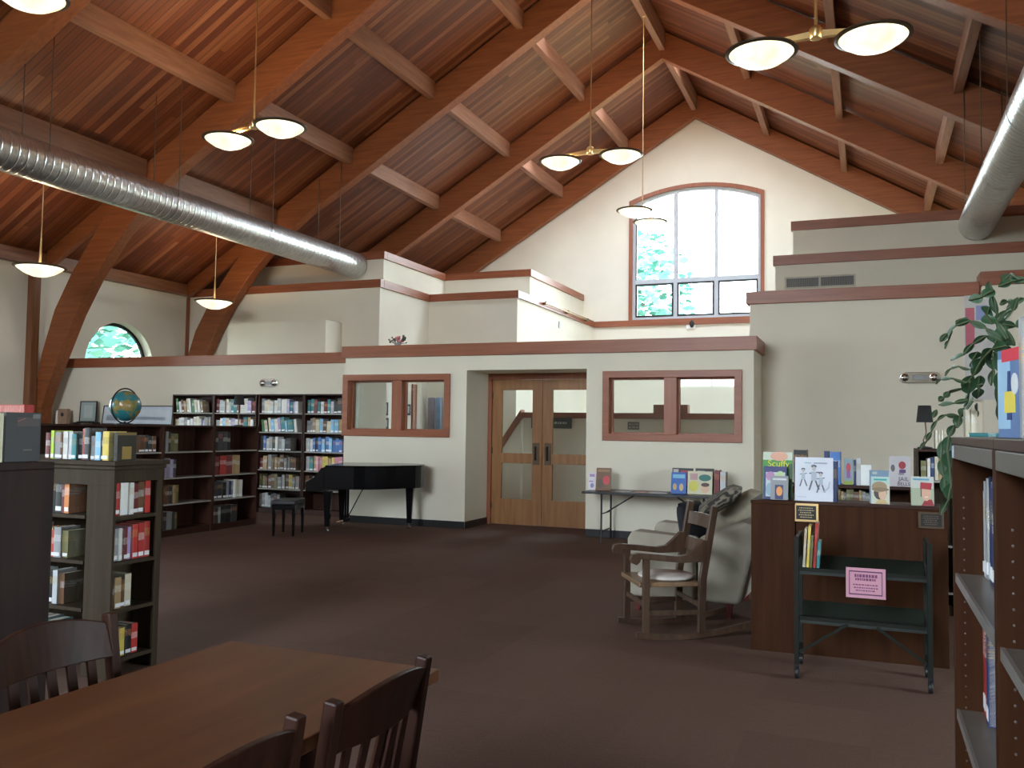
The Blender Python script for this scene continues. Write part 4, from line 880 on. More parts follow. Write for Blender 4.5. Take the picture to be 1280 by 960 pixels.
for z, y, h in ((.86, .29, .10), (.66, .262, .10)):
    N = 8; vs = []
    for i in range(N+1):
        u = -1+2*i/N; bo = .03*(1-u*u)
        for dz in (-h/2, h/2):
            for dy in (-.009, .009): vs.append((u*.243, y+bo+dy+dz*.17, z+dz))
    fs = []
    for i in range(N): a, c = i*4, (i+1)*4; fs += [(a, c, c+2, a+2), (a+1, a+3, c+3, c+1), (a+2, c+2, c+3, a+3), (a, a+1, c+1, c)]
    fs += [(0, 2, 3, 1), (N*4, N*4+1, N*4+3, N*4+2)]
    MB().add(vs, fs).build('back_slat', M_ROCK, t, .003)
MB().bar((-.243, -.22, .25), (.243, -.22, .25), .022, .035).build('front_rung', M_ROCK, t, .003); MB().bar((-.243, .2, .25), (.243, .2, .25), .022, .035).build('rear_rung', M_ROCK, t, .003)
b = MB(); b.lathe([(.001, 0), (.19, 0), (.215, .01), (.215, .022), (.19, .034), (.001, .038)], 28)
o = b.build('seat_pad', [plain('white_felt', (.62, .56, .52), .95, var=.1, scale=8, bump=.3)]); o.location = (-1.485+.02, 6.86-.01, .4215); tag(o, 'round white pad lying on the rocking chair seat', 'seat pad')

# ================================================================ DESK-HIGH CASES, DISPLAY BOOKS
DKY, DKZ = 6.60, 1.065
t = thing('low_bookcase', 'brown-sided low case end beside the armchair, books facing out on top', 'bookcase', (-.79, DKY-.02, 0))
MB().box(0, .30, 0, .02, 0, DKZ-.025).build('end_panel', M_RED, t, .002); MB().box(0, .02, .021, .98, 0, DKZ-.025).build('side_panel', M_RED, t); MB().box(-.004, .302, -.006, 1.0, DKZ-.025, DKZ).build('top_panel', M_RED, t, .003)
MB().box(.28, .30, .021, .98, 0, DKZ-.025).build('side_panel', M_RED, t)
t = thing('low_bookcase', 'wide dark brown solid-backed low case behind the green book cart', 'bookcase', (-.483, DKY, 0))
MB().box(0, .97, 0, .02, 0, DKZ-.02).build('back_panel', M_RED, t, .002); MB().box(0, .97, -.006, .34, DKZ-.02, DKZ).build('top_panel', M_RDKX, t, .003)
MB().box(0, .02, .021, .33, 0, DKZ-.021).build('side_panel', M_RED, t); MB().box(.95, .97, .021, .33, 0, DKZ-.021).build('side_panel', M_RED, t)
for z in (.12, .45, .77): MB().box(.021, .949, .021, .33, z-.02, z).build('shelf', M_SHELF, t)
def plaque(px0, px1, py0, py1, label, rim):
    a, c = at_y(px0, py1, DKY-.012), at_y(px1, py0, DKY-.012); w_, h = c.x-a.x, c.z-a.z
    o = MB().box(a.x, c.x, DKY-.012, DKY-.001, a.z, c.z).build('plaque', rim, None, .001); tag(o, label, 'plaque')
    MB().box(a.x+w_*.09, c.x-w_*.09, DKY-.0135, DKY-.0122, a.z+h*.12, c.z-h*.12).build('engraved_plate', plain('plaque_black', (.012, .01, .009), .4), o)
    b = MB()
    for k in range(5):
        z = c.z-h*(.25+.125*k); m = (.22, .18, .25, .2, .26)[k]*w_; x = a.x+m
        while x < c.x-m-.004: q = random.uniform(.005, .014); b.box(x, min(x+q, c.x-m), DKY-.0142, DKY-.0136, z-.0035, z+.0035); x += q+.004
    b.build('engraved_text', lit((.45, .36, .2)) if rim is M_BRASS else lit((.10, .07, .05)), o)
plaque(992.5, 1023, 630, 651.5, 'small brass-edged plaque on the low case above the cart books', M_BRASS)
plaque(1148, 1180, 641, 660, 'small dark plaque on the low case beside the trailing plant', M_BRONZE)
g = 'picture books on the low cases'; DX = .01
cov(953, 990, 566, 619, DKY+.10, 'green picture book titled Scuffy standing on the case end', (.07, .30, .05), [((.55, .62, .50), R_(0, 1, .83, 1)), ((.70, .36, .25), ell(.55, .91, .3, .1)), ((.03, .12, .03), R_(.75, 1, .0, .75))], [('Scuffy', .066, (.80, .78, .05), .53, .745)], z=DKZ, group=g)
cov(954, 983, 584, 620, DKY+.045, 'navy-framed book with pastel animals in front of the green one', (.03, .035, .16), [((.55, .62, .66), R_(.1, .93, .08, .82)), ((.45, .22, .42), ell(.3, .7, .2, .14)), ((.45, .58, .30), ell(.72, .7, .2, .16)), ((.3, .45, .55), ell(.3, .3, .2, .2))], z=DKZ, group=g)
cov(963, 985, 596, 621.5, DKY+.005, 'small grey book with an orange scene, foremost on the case end', (.26, .27, .29), [((.02, .03, .12), R_(.25, .72, .02, .62)), ((.75, .30, .08), ell(.50, .36, .18, .2)), ((.6, .6, .62), R_(.12, .9, .82, .9))], z=DKZ, th_=.012, group=g)
ink = (.10, .11, .14)
fig = []
for cx, cy, s in ((.22, .60, .8), (.50, .62, 1.1), (.68, .50, .9)):
    fig += [(ink, ell(cx, cy+.16*s, .07*s, .035*s, 8)), ((.5, .47, .46), ell(cx, cy+.11*s, .05*s, .05*s, 8)), (ink, [(cx-.12*s, cy+.02*s), (cx+.12*s, cy+.05*s), (cx+.11*s, cy+.025*s), (cx-.1*s, cy-.0*s)]), ((.42, .47, .55), R_(cx-.06*s, cx+.06*s, cy-.14*s, cy+.05*s)), (ink, [(cx-.06*s, cy-.14*s), (cx-.02*s, cy-.14*s), (cx-.09*s, cy-.34*s), (cx-.13*s, cy-.34*s)]), (ink, [(cx+.02*s, cy-.14*s), (cx+.06*s, cy-.14*s), (cx+.14*s, cy-.32*s), (cx+.10*s, cy-.33*s)])]
fig += [((.45, .5, .6), [(.75, .2), (.9, .3), (.93, .45), (.90, .45), (.87, .32), (.74, .22)]), ((.35, .55, .62), R_(.25, .42, .86, .885)), ((.35, .38, .5), R_(.5, .85, .855, .885)), ((.5, .52, .58), R_(.05, .3, .08, .095))]
cov(993.5, 1041, 573, 628, DKY+.02, 'large white picture book with ink-drawn figures beside the small plaque', (.68, .70, .78), fig, z=DKZ, th_=.022, group=g)
spine(1041.5, 1046.5, 577, DKY+.05, DKZ, 'navy', 'navy spine just behind the large white picture book', g, .2)
cov(1089, 1112, 597, 632, DKY+.02, 'picture book with a woman in a round tan hat on its cover', (.42, .56, .52), [((.55, .56, .46), R_(0, 1, 0, .72)), ((.07, .05, .045), ell(.5, .40, .36, .26)), ((.62, .40, .27), ell(.62, .36, .22, .22)), ((.32, .22, .12), ell(.45, .62, .42, .2)), ((.22, .15, .08), ell(.5, .53, .47, .07)), ((.55, .42, .2), [(.2, 0), (.9, 0), (.75, .16), (.4, .16)]), ((.02, .33, .33), R_(.15, .85, .86, .92))], z=DKZ, group=g)
cov(1087, 1111, 589, 631, DKY+.075, 'blue-grey book standing behind the hat cover', (.16, .25, .36), [((.4, .45, .4), R_(.15, .4, .88, .95))], z=DKZ, group=g)
cov(1139, 1167.5, 597, 636, DKY+.02, 'picture book with a smiling man in a red cap on its cover', (.50, .52, .48), [((.36, .40, .28), R_(0, 1, 0, .6)), ((.30, .02, .03), [(.45, 0), (1, 0), (.9, .22), (.6, .2)]), ((.62, .36, .25), ell(.66, .42, .2, .26)), ((.38, .02, .035), [(.4, .58), (.88, .55), (.92, .78), (.42, .80)]), ((.10, .05, .04), R_(.42, .46, .3, .58)), ((.1, .3, .45), R_(.1, .8, .87, .93)), ((.7, .6, .55), R_(.6, .74, .28, .32))], z=DKZ, group=g)
# case behind with two rows, tall narrow case with lamp
RY_ = 8.7
ra, rb = at_y(988, 620, RY_), at_y(1141, 620, RY_); zs1 = at_y(1090, 608, RY_).z; zs0 = at_y(1090, 632, RY_).z
bookcase('low_bookcase', 'low dark open case farther behind the picture books', (ra.x, RY_, 0), 0, rb.x-ra.x, .34, zs1, [.12, .42, zs0], (M_RED, M_RDKX, M_SHELF))
fill((at_y(1040, 620, RY_).x, RY_+.03, zs0), 0, (rb.x-ra.x)*.36, ['tan', 'olive', 'cream', 'brown', 'grey', 'red'], (.10, .145), .16, 'open row behind the picture books', 'its armchair end', 'small books behind the picture books', (.02, .045), sticker=False)
def sp2(px0, px1, py0, col, label): spine(px0, px1, py0, RY_+.06, zs1, col, label, 'books standing on the case behind')
sp2(1030, 1036, 564, 'navy', 'dark navy binder at the armchair end of the case behind'); sp2(1037, 1051, 565, 'blue', 'wide blue binder on the case behind the white picture book'); 
cov(1055, 1066, 574, 604, RY_+.06, 'small book with a red and purple figure on the case behind', (.22, .30, .35), [((.45, .05, .08), ell(.5, .65, .25, .18)), ((.25, .08, .3), R_(.3, .7, .25, .5)), ((.25, .32, .05), R_(0, 1, 0, .14))], z=zs1, tilt=-.06, group='books standing on the case behind')
sp2(1067, 1070, 575, 'navy', 'thin navy spine beside the red figure book'); sp2(1070.5, 1075.5, 573, 'silver', 'silver spine beside the bright blank sheet'); sp2(992, 1009, 562.5, 'black', 'black binder top showing over the large white picture book')
cov(1076, 1089, 582, 605, RY_+.03, 'blank bright white sheet standing on the case behind', (.80, .82, .82), z=zs1, th_=.004, tilt=-.1, group='books standing on the case behind')
cov(1111.5, 1138, 571, 605, RY_+.04, 'white picture book with a red figure and black capitals on the case behind', (.66, .62, .64), [((.42, .03, .05), ell(.62, .70, .17, .13)), ((.12, .05, .2), R_(.48, .78, .45, .56)), ((.16, .13, .13), ell(.18, .60, .1, .12)), ((.3, .3, .35), R_(.45, .7, .38, .45))], [('JAIL', .052, (.04, .03, .05), .68, .24), ('BELLS', .043, (.04, .03, .05), .68, .08)], z=zs1, group='books standing on the case behind')
ta, tb = at_y(1142, 560, 8.55), at_y(1192, 560, 8.55); tz = at_y(1160, 561, 8.55).z; tzs = at_y(1160, 600, 8.55).z
bookcase('narrow_bookcase', 'taller brown case carrying the black-shaded lamp', (ta.x+.012, 8.5, 0), 0, tb.x-ta.x, .36, tz, [.2, .6, tzs], (M_TAN, M_RDKX, M_SHELF))
for k, (a, c, y, col) in enumerate(((1151, 1158, 576, 'olive'), (1159, 1163, 573, 'white'), (1163.5, 1168, 572, 'navy'), (1168.5, 1173, 571, 'cream'), (1173.5, 1178, 572, 'tan'), (1178.5, 1184, 573, 'white'))):
    spine(a, c, y, 8.55, tzs, col, f'{col} spine, {ORD[k]} from the open side, under the black-shaded lamp', 'books under the black-shaded lamp', .2)
for k, (a, c) in enumerate(((1169, 1172.5), (1173, 1176), (1176.5, 1179.5), (1180, 1183))):
    spine(a, c, 538, 8.6, tz, 'cream', f'cream volume, {ORD[k]} from the black-shaded lamp, on the taller brown case', 'cream volumes beside the lamp', .18)
lp = at_y(1156, 551, 8.62); lt = at_y(1156.5, 528, 8.62); ltt = at_y(1156.5, 507, 8.62)
t = thing('table_lamp', 'slim lamp with a black shade on the taller brown case', 'lamp', (lp.x, 8.62, tz+.001))
MB().lathe([(.001, 0), (.06, 0), (.06, .012), (.015, .02), (.001, .02)], 18).build('base', M_BLK, t)
hh = lt.z-tz
MB().tube([(0, 0, .015), (-.012, 0, hh*.3), (.012, 0, hh*.6), (0, 0, hh+.06)], .006, 8).build('stem', M_BRONZE, t)
sr = (at_y(1167.5, 527, 8.62).x-at_y(1146, 527, 8.62).x)/2
MB().lathe([(sr, hh), (sr*.76, ltt.z-tz), (sr*.75, ltt.z-tz), (sr*.98, hh+.002), (sr, hh)], 24).build('lamp_shade', plain('black_shade', (.013, .011, .012), .8), t)
# ---- book cart
CYF = 5.93
a, c = at_y(996, 845, CYF), at_y(1163.5, 860, CYF); cx0, cx1 = a.x, c.x; ctop = at_y(996, 671, CYF).z
t = thing('book_cart', 'dark green metal book cart with a pink notice in front of the low case', 'cart', ((cx0+cx1)/2, CYF+.19, 0)); hw_ = (cx1-cx0)/2
for s in (-1, 1):
    e = MB(); x = s*hw_
    for y in (-.19, .19): e.box(x-.014, x+.014, y-.016, y+.016, .095, ctop)
    e.box(x-.012, x+.012, -.173, .173, ctop-.03, ctop); e.box(x-.012, x+.012, -.173, .173, .12, .15); e.box(x-.004, x+.004, -.173, .173, ctop-.16, ctop-.031)
    e.build('end_frame', M_GREEN, t, .003)
    for y in (-.19, .19):
        w_ = MB(); w_.lathe([(.001, -.012), (.032, -.012), (.038, -.006), (.038, .006), (.032, .012), (.001, .012)], 16, 0, Matrix.Translation((x, y, .0385)) @ Matrix.Rotation(PI/2, 4, 'Y')); w_.box(x-.016, x+.016, y-.006, y+.006, .04, .094); w_.build('caster', M_BLK, t)
s1, s2 = at_y(1050, 712, CYF).z, at_y(1050, 774, CYF).z
for z in (s1, s2):
    b = MB(); b.prism([(-.186, z-.045), (-.182, z-.045), (-.182, z-.004), (.12, z-.05), (.186, z+.035), (.19, z+.035), (.124, z-.056), (-.178, z-.009)], -hw_+.0145, hw_-.0145, 'x'); b.build('sloped_shelf', M_GREEN, t)
b = MB(); b.bar((-hw_+.017, -.192, .17), (-hw_+.30, -.192, s2-.03), .018, .006, upv=(0, 1, 0)); b.build('brace', M_GREEN, t); b = MB(); b.bar((hw_-.017, -.192, .17), (hw_-.30, -.192, s2-.03), .018, .006, upv=(0, 1, 0)); b.build('brace', M_GREEN, t)
for k, (x, h, col, ln) in enumerate(((1000, 660, 'cream', .05), (1004.5, 656, 'yellow', .05), (1008.5, 668, 'olive', .05), (1013, 653, 'red', .05), (1017.5, 676, 'teal', .05))):
    A = at_y(x, h, CYF+.02); hgt = A.z-s1-.0
    put_book(col, (A.x+.012, CYF+.045, s1-.008+.002), 0, .017, .17, hgt, f'{["cream", "yellow", "olive", "red", "teal"][k]} thin book leaning on the upper cart shelf, {ORD[k]} from its end', 'thin books on the green cart', .06, False)
A, B_ = at_y(1057.5, 746, CYF-.02), at_y(1107, 712, CYF-.02)
o = MB().box(A.x, B_.x, CYF-.02, CYF-.0165, A.z, B_.z).build('notice', plain('pink_paper', (.66, .33, .42), .8, var=.03)); tag(o, 'pink paper notice hanging on the green cart shelf', 'notice'); o.rotation_euler = (0, 0, 0)
b = MB(); w_, h = B_.x-A.x, B_.z-A.z
b.prism([(A.x+w_*.08, A.z+h*.1), (B_.x-w_*.08, A.z+h*.1), (B_.x-w_*.08, B_.z-h*.1), (A.x+w_*.08, B_.z-h*.1)], CYF-.0212, CYF-.0201, 'y', holes=[[(A.x+w_*.10, A.z+h*.14), (B_.x-w_*.10, A.z+h*.14), (B_.x-w_*.10, B_.z-h*.14), (A.x+w_*.10, B_.z-h*.14)]]); b.build('printed_border', lit((.12, .03, .10)), o)
b = MB()
for z, m, s in ((.74, .22, .05), (.62, .24, .04), (.44, .18, .02), (.34, .2, .02), (.25, .25, .02)):
    x = A.x+w_*m
    if z == .44: b.build('title_lettering', lit((.20, .05, .14)), o); b = MB()
    while x < B_.x-w_*m-.004: q = random.uniform(.006, .016); b.box(x, x+q, CYF-.0212, CYF-.0201, A.z+h*z-h*s, A.z+h*z+h*s); x += q+.004
b.build('body_lettering', lit((.20, .05, .14)), o)

# ================================================================ NEAR SHELF, PLANT
SX, SY, SH = .226, 2.90, 1.545
zA, zB, zC2 = at_x(1190, 713, SX).z, at_x(1190, 873, SX).z, at_x(1243, 802, SX).z
M_LAM = plain('taupe_laminate', (.17, .145, .12), .35); M_HEAD = plain('header_laminate', (.085, .074, .064), .4); M_EDGE = plain('steel_edge', (.45, .44, .42), .3, .6)
for k, (y, lab, sh) in enumerate(((SY, 'tall-sided brown bookcase bay under the trailing plant', [zA, zB]), (SY-.945, 'brown bookcase bay cut off by the photo edge', [zC2, zC2-.42]))):
    t = bookcase('shelf_unit', lab, (SX, y, 0), -PI/2, .943, .34, SH, [], (M_RED, M_RDKX, M_SHELF), 'brown shelf units by the camera', .022)
    MB().box(.023, .92, .0, .012, SH-.062, SH-.023).build('header_board', M_HEAD, t, .002)
    for z in sh+[.1]:
        s_ = MB().box(.023, .92, .012, .325, z-.022, z).build('shelf', M_LAM, t); MB().box(.023, .92, .004, .0118, z-.024, z+.001).build('edge_strip', M_EDGE, s_)
    b = MB()
    for i in range(40):
        z = .2+i*.03
        for x, s in ((.0222, 1), (.9208, -1)): b.ball((x, .028, z), (.0018, .003, .003), 6)
    b.build('peg_hole_dots', plain('peg_metal', (.13, .10, .085), .5), t)
o = MB().box(SX-.0015, SX-.0002, 2.83, 2.872, SH-.060, SH-.026).build('shelf_label', lit((.45, .50, .62))); tag(o, 'small pale blue label on the shelf header by the plant', 'label')
g = 'books on the near shelf'
fill((SX+.072, SY-.025, zA), -PI/2, .5, None, None, .2, 'upper shelf under the trailing plant', 'the far end', g, fixed=[('silver', .028, .24), ('silver', .03, .27), ('grey', .03, .28), ('navy', .045, .285), ('navy', .045, .275), ('navy', .04, .26)], sticker=True, setback=(0, .008))
fill((SX+.064, SY-.025, zB), -PI/2, .5, None, None, .2, 'lower shelf under the trailing plant', 'the far end', g, fixed=[('red', .055, .345), ('navy', .04, .33), ('navy', .045, .30)], sticker=True, setback=(0, .008))
fill((SX+.04, SY-.025, .1), -PI/2, .5, None, None, .2, 'bottom shelf under the trailing plant', 'the far end', g, fixed=[('teal', .06, .30), ('grey', .05, .28)], sticker=True)
fill((SX+.10, SY-.97-.025, zC2+.0), -PI/2, .3, None, None, .2, 'upper shelf, bay at photo edge', 'the far end', g, fixed=[('sky blue', .03, .3), ('red', .03, .27)], sticker=True)
cover_book('large blue picture book with a yellow and red cover on the near shelf top', (.301, 2.31, SH+.001), math.radians(-78), .14, .205, .02, (.10, .18, .36), [((.30, .48, .66), R_(0, .55, .1, .9)), ((.6, .03, .06), R_(.2, 1, .86, 1)), ((.02, .05, .18), [(.4, .2), (.6, .2), (.55, .75), (.45, .75)]), ((.72, .58, .08), R_(.3, .75, .28, .52)), ((.6, .62, .64), ell(.75, .6, .14, .12))], tilt=0, group='books on the near shelf top')
put_book('grey', (.302, 2.195, SH+.001), -PI/2, .03, .16, .262, 'grey spine beside the blue picture book on the near shelf top', 'books on the near shelf top', 0, False)
for k, (x, h) in enumerate(((1206, 512), (1214, 514))):
    A = at_y(x, h, 2.84); put_book('cream', (A.x, 2.842, SH+.001+(.012 if 0 else 0)), 0, .016, .045, A.z-SH, f'thin cream booklet standing by the plant, {ORD[k]} from the shelf end', 'cream booklets on the near shelf top', 0, False)
put_book('teal', (.265, 2.815, SH+.001), 0, .012, .10, .09, 'small teal booklet lying flat on the near shelf end', 'books on the near shelf top', 0, False, lay=True)
# trailing cactus-like plant
t = thing('trailing_plant', 'trailing green plant with flat jointed leaves spilling off the near shelf', 'plant', (.43, 2.66, SH+.001))
O = Vector((.43, 2.66, SH+.001))
MB().lathe([(.001, 0), (.05, 0), (.07, .10), (.075, .10), (.075, .118), (.062, .118), (.058, .09), (.001, .09)], 24).build('pot', plain('terracotta', (.30, .13, .07), .8), t)
CH = [([(1268, 432), (1258, 412), (1246, 392), (1240, 368), (1236, 352)], 9), ([(1252, 350), (1262, 343), (1272, 349)], 6), ([(1280, 348), (1264, 352), (1248, 358)], 6), ([(1242, 362), (1228, 371), (1211, 375)], 8),
      ([(1252, 426), (1232, 410), (1212, 401), (1195, 407), (1184, 417), (1175, 427)], 5), ([(1190, 414), (1186, 425), (1181, 436)], 3), ([(1210, 399), (1200, 399), (1195, 405)], 3),
      ([(1256, 428), (1232, 420), (1216, 430), (1205, 443), (1189, 450)], 5), ([(1258, 432), (1240, 436), (1228, 448), (1220, 462)], 9), ([(1240, 405), (1233, 393), (1237, 384)], 10),
      ([(1240, 440), (1226, 452), (1216, 470), (1203, 486), (1187, 491)], 8), ([(1212, 478), (1211, 492), (1209, 506)], 10), ([(1224, 470), (1224, 486), (1221, 498)], 8), ([(1187, 490), (1180, 497), (1173, 501)], 5),
      ([(1240, 440), (1242, 462), (1239, 482)], 9), ([(1250, 440), (1249, 465), (1251, 490)], 8), ([(1246, 480), (1247, 505), (1248, 524)], 3), ([(1212, 462), (1198, 458), (1188, 461), (1181, 470)], 2.5), ([(1208, 478), (1190, 473), (1176, 474), (1170, 480)], 3),
      ([(1210, 500), (1192, 504), (1174, 506)], 4), ([(1216, 502), (1209, 512), (1200, 520), (1196, 534)], 9), ([(1200, 530), (1193, 532), (1186, 546), (1181, 560)], 8), ([(1198, 520), (1182, 519), (1171, 526), (1164, 540), (1158, 552), (1150, 562)], 4), ([(1166, 522), (1171, 512)], 4),
      ([(1186, 546), (1184, 565), (1187, 585), (1189, 605), (1185, 625), (1176, 644)], 9), ([(1178, 552), (1176, 575), (1180, 596), (1182, 618)], 7), ([(1192, 560), (1193, 585), (1191, 612)], 7),
      ([(1258, 424), (1246, 402), (1258, 388), (1272, 378), (1281, 374)], 5), ([(1256, 400), (1266, 388), (1272, 372)], 5), ([(1250, 380), (1260, 377), (1270, 379)], 5), ([(1244, 430), (1252, 405), (1270, 408), (1282, 400)], 6), ([(1262, 440), (1256, 430), (1262, 420)], 9), ([(1238, 450), (1245, 440), (1262, 442), (1275, 440)], 6), ([(1222, 440), (1216, 450), (1218, 460)], 8), ([(1228, 480), (1220, 482), (1211, 476)], 5), ([(1221, 505), (1221, 512), (1222, 521)], 3)]
stem, fol = MB(), MB(); rs = random.Random(4)
for ci, (pts, wd) in enumerate(CH):
    Yc = rs.uniform(2.70, 2.86); P = []
    for i, (x, y) in enumerate(pts):
        Y = Yc+.02*i
        if y > 505 or x < 1190: Y = max(Y, 2.955+.01*(ci % 4))
        P.append(at_y(x, y, Y)-O)
    r_ = wd*.0026*.5
    stem.tube(P, .0028, 5)
    for a_, b_ in zip(P, P[1:]):
        d = b_-a_; L = d.length; n_ = max(1, round(L/.055)) if wd > 5 else 1; dn = d.normalized()
        side = dn.cross(fw).normalized(); side = (side+fw*rs.uniform(-.6, .6)).normalized(); nn = side.cross(dn)
        for q in range(n_):
            s0, s1_ = a_+d*(q/n_), a_+d*((q+1)/n_); up_ = []; dw = []; cc = []
            for k in range(7):
                u = k/6; ww = r_*1.55*math.sin(PI*min(1, u*.92+.06))**.7; c0 = s0.lerp(s1_, u)+nn*.004*math.sin(PI*u)
                cc.append(c0+nn*.0025); up_.append(c0+side*ww); dw.append(c0-side*ww)
            o_ = len(fol.v); fol.add(up_+cc+dw, [(k, k+1, k+8, k+7) for k in range(6)]+[(7+k, 8+k, 15+k, 14+k) for k in range(6)], 0, True)
stem.build('stems', plain('plant_stem', (.06, .08, .03), .6), t)
lm = leafmat('cactus_leaf', (.018, .055, .022), (.05, .13, .06)); lm.node_tree.nodes['Principled BSDF'].inputs['Roughness'].default_value = .5
fol.build('foliage', lm, t, recalc=False)

# ================================================================ ON THE WALLS
def emerg(cx, cy, w_, Y, label):
    p = at_y(cx, cy, Y); t = thing('emergency_light', label, 'emergency light', (p.x, Y-.002, p.z), 0, 'twin-lamp emergency lights')
    b = MB(); R = .075; pts = [(w_/2-R+R*math.cos(a), R*math.sin(a)) for a in [-PI/2+PI*i/8 for i in range(9)]]+[(-w_/2+R+R*math.cos(a), R*math.sin(a)) for a in [PI/2+PI*i/8 for i in range(9)]]
    b.prism(pts, -.05, 0, 'y'); b.build('housing', M_CHROME, t, .008)
    MB().box(-.09, .09, -.056, -.051, -.028, .03).build('face_plate', plain('smoked_plate', (.25, .25, .25), .3), t, .002)
    for s in (-1, 1):
        b = MB(); b.lathe([(.001, .03), (.05, .026), (.056, .0), (.048, -.004), (.03, .008), (.001, .012)], 18, 0, Matrix.Translation((s*(w_/2-.075), -.052, 0)) @ Matrix.Rotation(PI/2, 4, 'X')); h_ = b.build('lamp_head', M_CHROME, t)
        b = MB(); b.ball((s*(w_/2-.075), -.075, 0), .016, 10); b.build('bulb', M_WHITE, h_)
emerg(337.5, 479, .40, 13.4, 'twin-lamp emergency light above the tall bookcases'); emerg(1149, 472, .52, 13.4, 'twin-lamp emergency light on the cream wall near the plant')
a, c = at_y(981, 363, 17.2), at_y(1069.5, 342.5, 17.2); zb_, zt_ = (a.z+.02, c.z)
t = thing('wall_vent', 'wide return air grille on the stepped wall above the desk side', 'vent', ((a.x+c.x)/2, 17.198, zb_)); w_, h = c.x-a.x, zt_-zb_
b = MB(); b.prism(R_(-w_/2, w_/2, 0, h), -.02, 0, 'y', holes=[R_(-w_/2+.03, -.02, .03, h-.03), R_(.02, w_/2-.03, .03, h-.03)]); b.build('frame', plain('vent_cream', (.52, .47, .38), .6), t)
b = MB(); n_ = 46
for k in range(n_):
    x = -w_/2+.035+(w_-.07)*k/(n_-1)
    if abs(x) > .03: b.box(x-.006, x+.006, -.016, -.004, .03, h-.03)
b.build('slat', plain('vent_slat', (.20, .18, .15), .6), t)
MB().box(-w_/2+.02, w_/2-.02, -.003, -.001, .02, h-.02).build('duct_back', M_BLK, t)
# gallery rail and outlet in the upper storey, camera dome
b = MB(); zr = ZT-.09
b.tube([(-7.70, 21.2, zr), (-7.70, 25.0, zr)], .022, 8); o = tag(b.build('brass_rail', plain('aged_brass', (.35, .25, .12), .4, .8)), 'thin brass rail on dark brackets along the bright gallery side', 'rail')
for y in (21.3, 23.1, 24.9):
    b = MB(); b.box(-7.785, -7.70, y-.03, y+.03, zr-.03, zr+.03); b.box(-7.72, -7.68, y-.05, y+.05, zr+.0, zr+.05); b.build('bracket', M_BRONZE, o)
p = at_x(699, 406, -7.825); tag(MB().box(-7.828, -7.80, p.y-.06, p.y+.06, p.z-.09, p.z+.09).build('wall_outlet', plain('outlet_plate', (.55, .54, .52), .5), None, .004), 'small pale outlet plate on the bright gallery side wall', 'outlet')
p = at_y(863.5, 406, YG-.02); t = tag(MB().box(p.x-.14, p.x+.12, YG-.04, YG-.002, p.z-.13, p.z+.12).build('sensor_box', M_WHITE, None, .01), 'white box with a dark dome under the tall arched window', 'sensor')
b = MB(); b.ball((p.x+.04, YG-.06, p.z+.02), (.07, .06, .11), 14); b.build('dark_dome', M_BLK, t)
# flowers on the parapet
p = at_y(495, 428, 12.50)
t = thing('flower_arrangement', 'small pink and grey flower arrangement on the parapet', 'flowers', (p.x, 12.56, ZC+.001))
MB().lathe([(.001, 0), (.05, 0), (.06, .05), (.05, .05), (.001, .04)], 14).build('pot', plain('stone_grey', (.3, .3, .3), .8), t)
b = MB(); rs = random.Random(2); b2 = MB()
for k in range(26):
    q = Vector((rs.uniform(-.14, .14), rs.uniform(-.06, .06), rs.uniform(.05, .16))); b.tube([(q.x*.2, q.y*.2, .03), q], .004, 4)
    (b2 if q.x > -.02 and q.x < .08 else b).ball(q, rs.uniform(.012, .026), 6)
b.build('stems', plain('grey_sprigs', (.16, .16, .14), .8), t); b2.build('blossom', plain('pink_petals', (.75, .30, .34), .7), t)
# poster by the plant
A, B_ = at_y(1206, 430, 13.24), at_y(1243, 368, 13.24)
t = thing('hanging_poster', 'pale poster with a pink band and blue spot, half hidden by the plant', 'poster', ((A.x+B_.x)/2, 13.245, A.z-.75)); w_ = B_.x-A.x; hh = B_.z-A.z+.75
b = MB(); b.box(-w_/2, w_/2, 0, .004, 0, hh, 0); b.box(-w_/2+.01, -w_/2+.12, -.001, -.0002, hh*.5, hh*.88, 1); b.box(w_/2-.22, w_/2-.08, -.001, -.0002, hh*.76, hh*.9, 2); b.build('sheet', [lit((.60, .58, .56)), lit((.55, .13, .18)), lit((.28, .33, .60))], t)
# office interior
def fpic(px0, px1, py0, py1, Y, label, art):
    a, c = at_y(px0, py1, Y), at_y(px1, py0, Y); return picture(a.x, c.x, a.z, c.z-a.z, Y, label, M_BLK, art, .05, lean=0)
def spic(px0, px1, py0, py1, label, art):
    a, c = at_x(px0, py1, -10.19), at_x(px1, py0, -10.19); o = picture(-(c.y-a.y)/2, (c.y-a.y)/2, a.z, c.z-a.z, 0, label, M_BLK, art, .05, lean=0, rz=PI/2); o.location = (-10.19, (a.y+c.y)/2, a.z)
pg = lit((.42, .47, .45)); pw = lit((.62, .64, .64))
spic(474.5, 485.5, 503, 519, 'black-framed picture upper of the pair seen through the office window', [(0, 0, 0, 0, pw), (.18, .82, .18, .82, pg), (.3, .6, .25, .6, lit((.2, .26, .24)))])
spic(474.5, 486, 522.5, 536, 'black-framed picture lower of the pair seen through the office window', [(0, 0, 0, 0, pw), (.18, .82, .18, .82, lit((.3, .33, .32)))])
spic(507.5, 513.5, 505.5, 519, 'narrow framed picture beside the wooden casing in the office', [(0, 0, 0, 0, pw), (.2, .8, .2, .8, pg)])
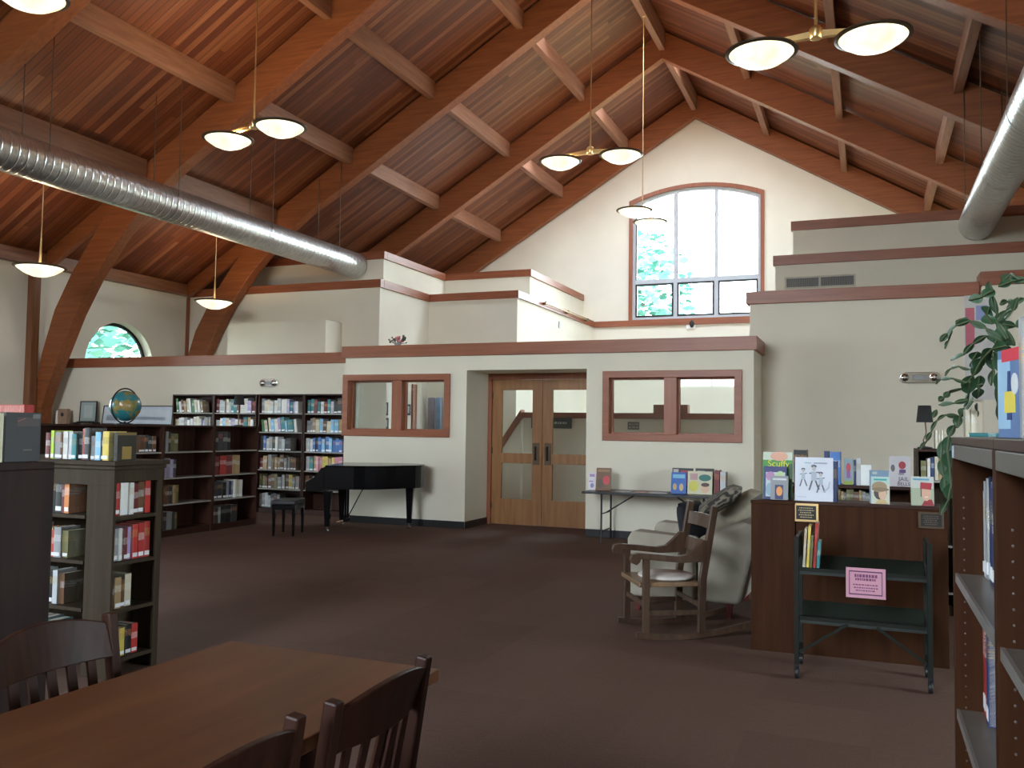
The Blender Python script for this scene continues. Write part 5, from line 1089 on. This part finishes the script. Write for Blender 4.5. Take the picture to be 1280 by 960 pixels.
def curtain(px0, px1, Y, z0, z1, mat, label):
    a, c = at_y(px0, 500, Y).x, at_y(px1, 500, Y).x; n_ = 24; b = MB()
    v = [(a+(c-a)*i/n_, Y+.04*math.sin(i*1.7)) for i in range(n_+1)]
    b.prism(v+[(x, y+.012) for x, y in v[::-1]], z0, z1, 'z', smooth=True); return tag(b.build('curtain', mat), label, 'curtain', 'curtains in the office')
b = MB(); x0, x1 = at_y(524, 500, 19.55).x, at_y(551, 500, 19.55).x; b.box(x0, x1, 19.57, 19.595, .9, 2.3); W = window(0); o = b.build('white_pane', M_WHITE, W)
curtain(535, 543, 19.45, .7, 2.30, plain('lilac_cloth', (.42, .36, .42), .9), 'lilac curtain hanging in the office window corner'); curtain(545, 551.5, 19.42, .7, 2.30, plain('pale_blue_cloth', (.35, .48, .68), .9), 'pale blue curtain hanging next to the lilac one')
curtain(525, 529, 19.45, .7, 1.9, plain('green_cloth', (.14, .19, .11), .9), 'dark green hanging at the wooden casing of the office corner')
def sign(px0, px1, py0, py1, Y, base, ink_, rows, label):
    a, c = at_y(px0, py1, Y), at_y(px1, py0, Y); o = tag(MB().box(a.x, c.x, Y, Y+.008, a.z, c.z).build('wall_sign', lit(base)), label, 'sign'); b = MB(); w_, h = c.x-a.x, c.z-a.z
    for k in range(rows):
        z = c.z-h*(k+.75)/(rows+.5); x = a.x+w_*.12
        while x < c.x-w_*.14: q = random.uniform(.02, .06); b.box(x, min(x+q, c.x-w_*.1), Y-.003, Y-.0005, z-h*.1, z+h*.1); x += q+.02
    b.build('lettering', lit(ink_), o)
sign(664, 714.5, 522, 535, 17.66, (.02, .025, .03), (.5, .52, .52), 1, 'dark sign with pale lettering seen through the double doors')
sign(784.5, 799, 527.5, 537, 17.66, (.10, .09, .085), (.36, .34, .32), 2, 'small grey sign on the office half wall')
o = MB().box(at_y(765, 540, 12.7).x, at_y(774, 540, 12.7).x, 12.595, 12.64, w2[2]+.101, w2[2]+.118)
tag(o.build('folded_paper', M_WHITE), 'small white folded paper on the sill of the office window above the folding table', 'paper')
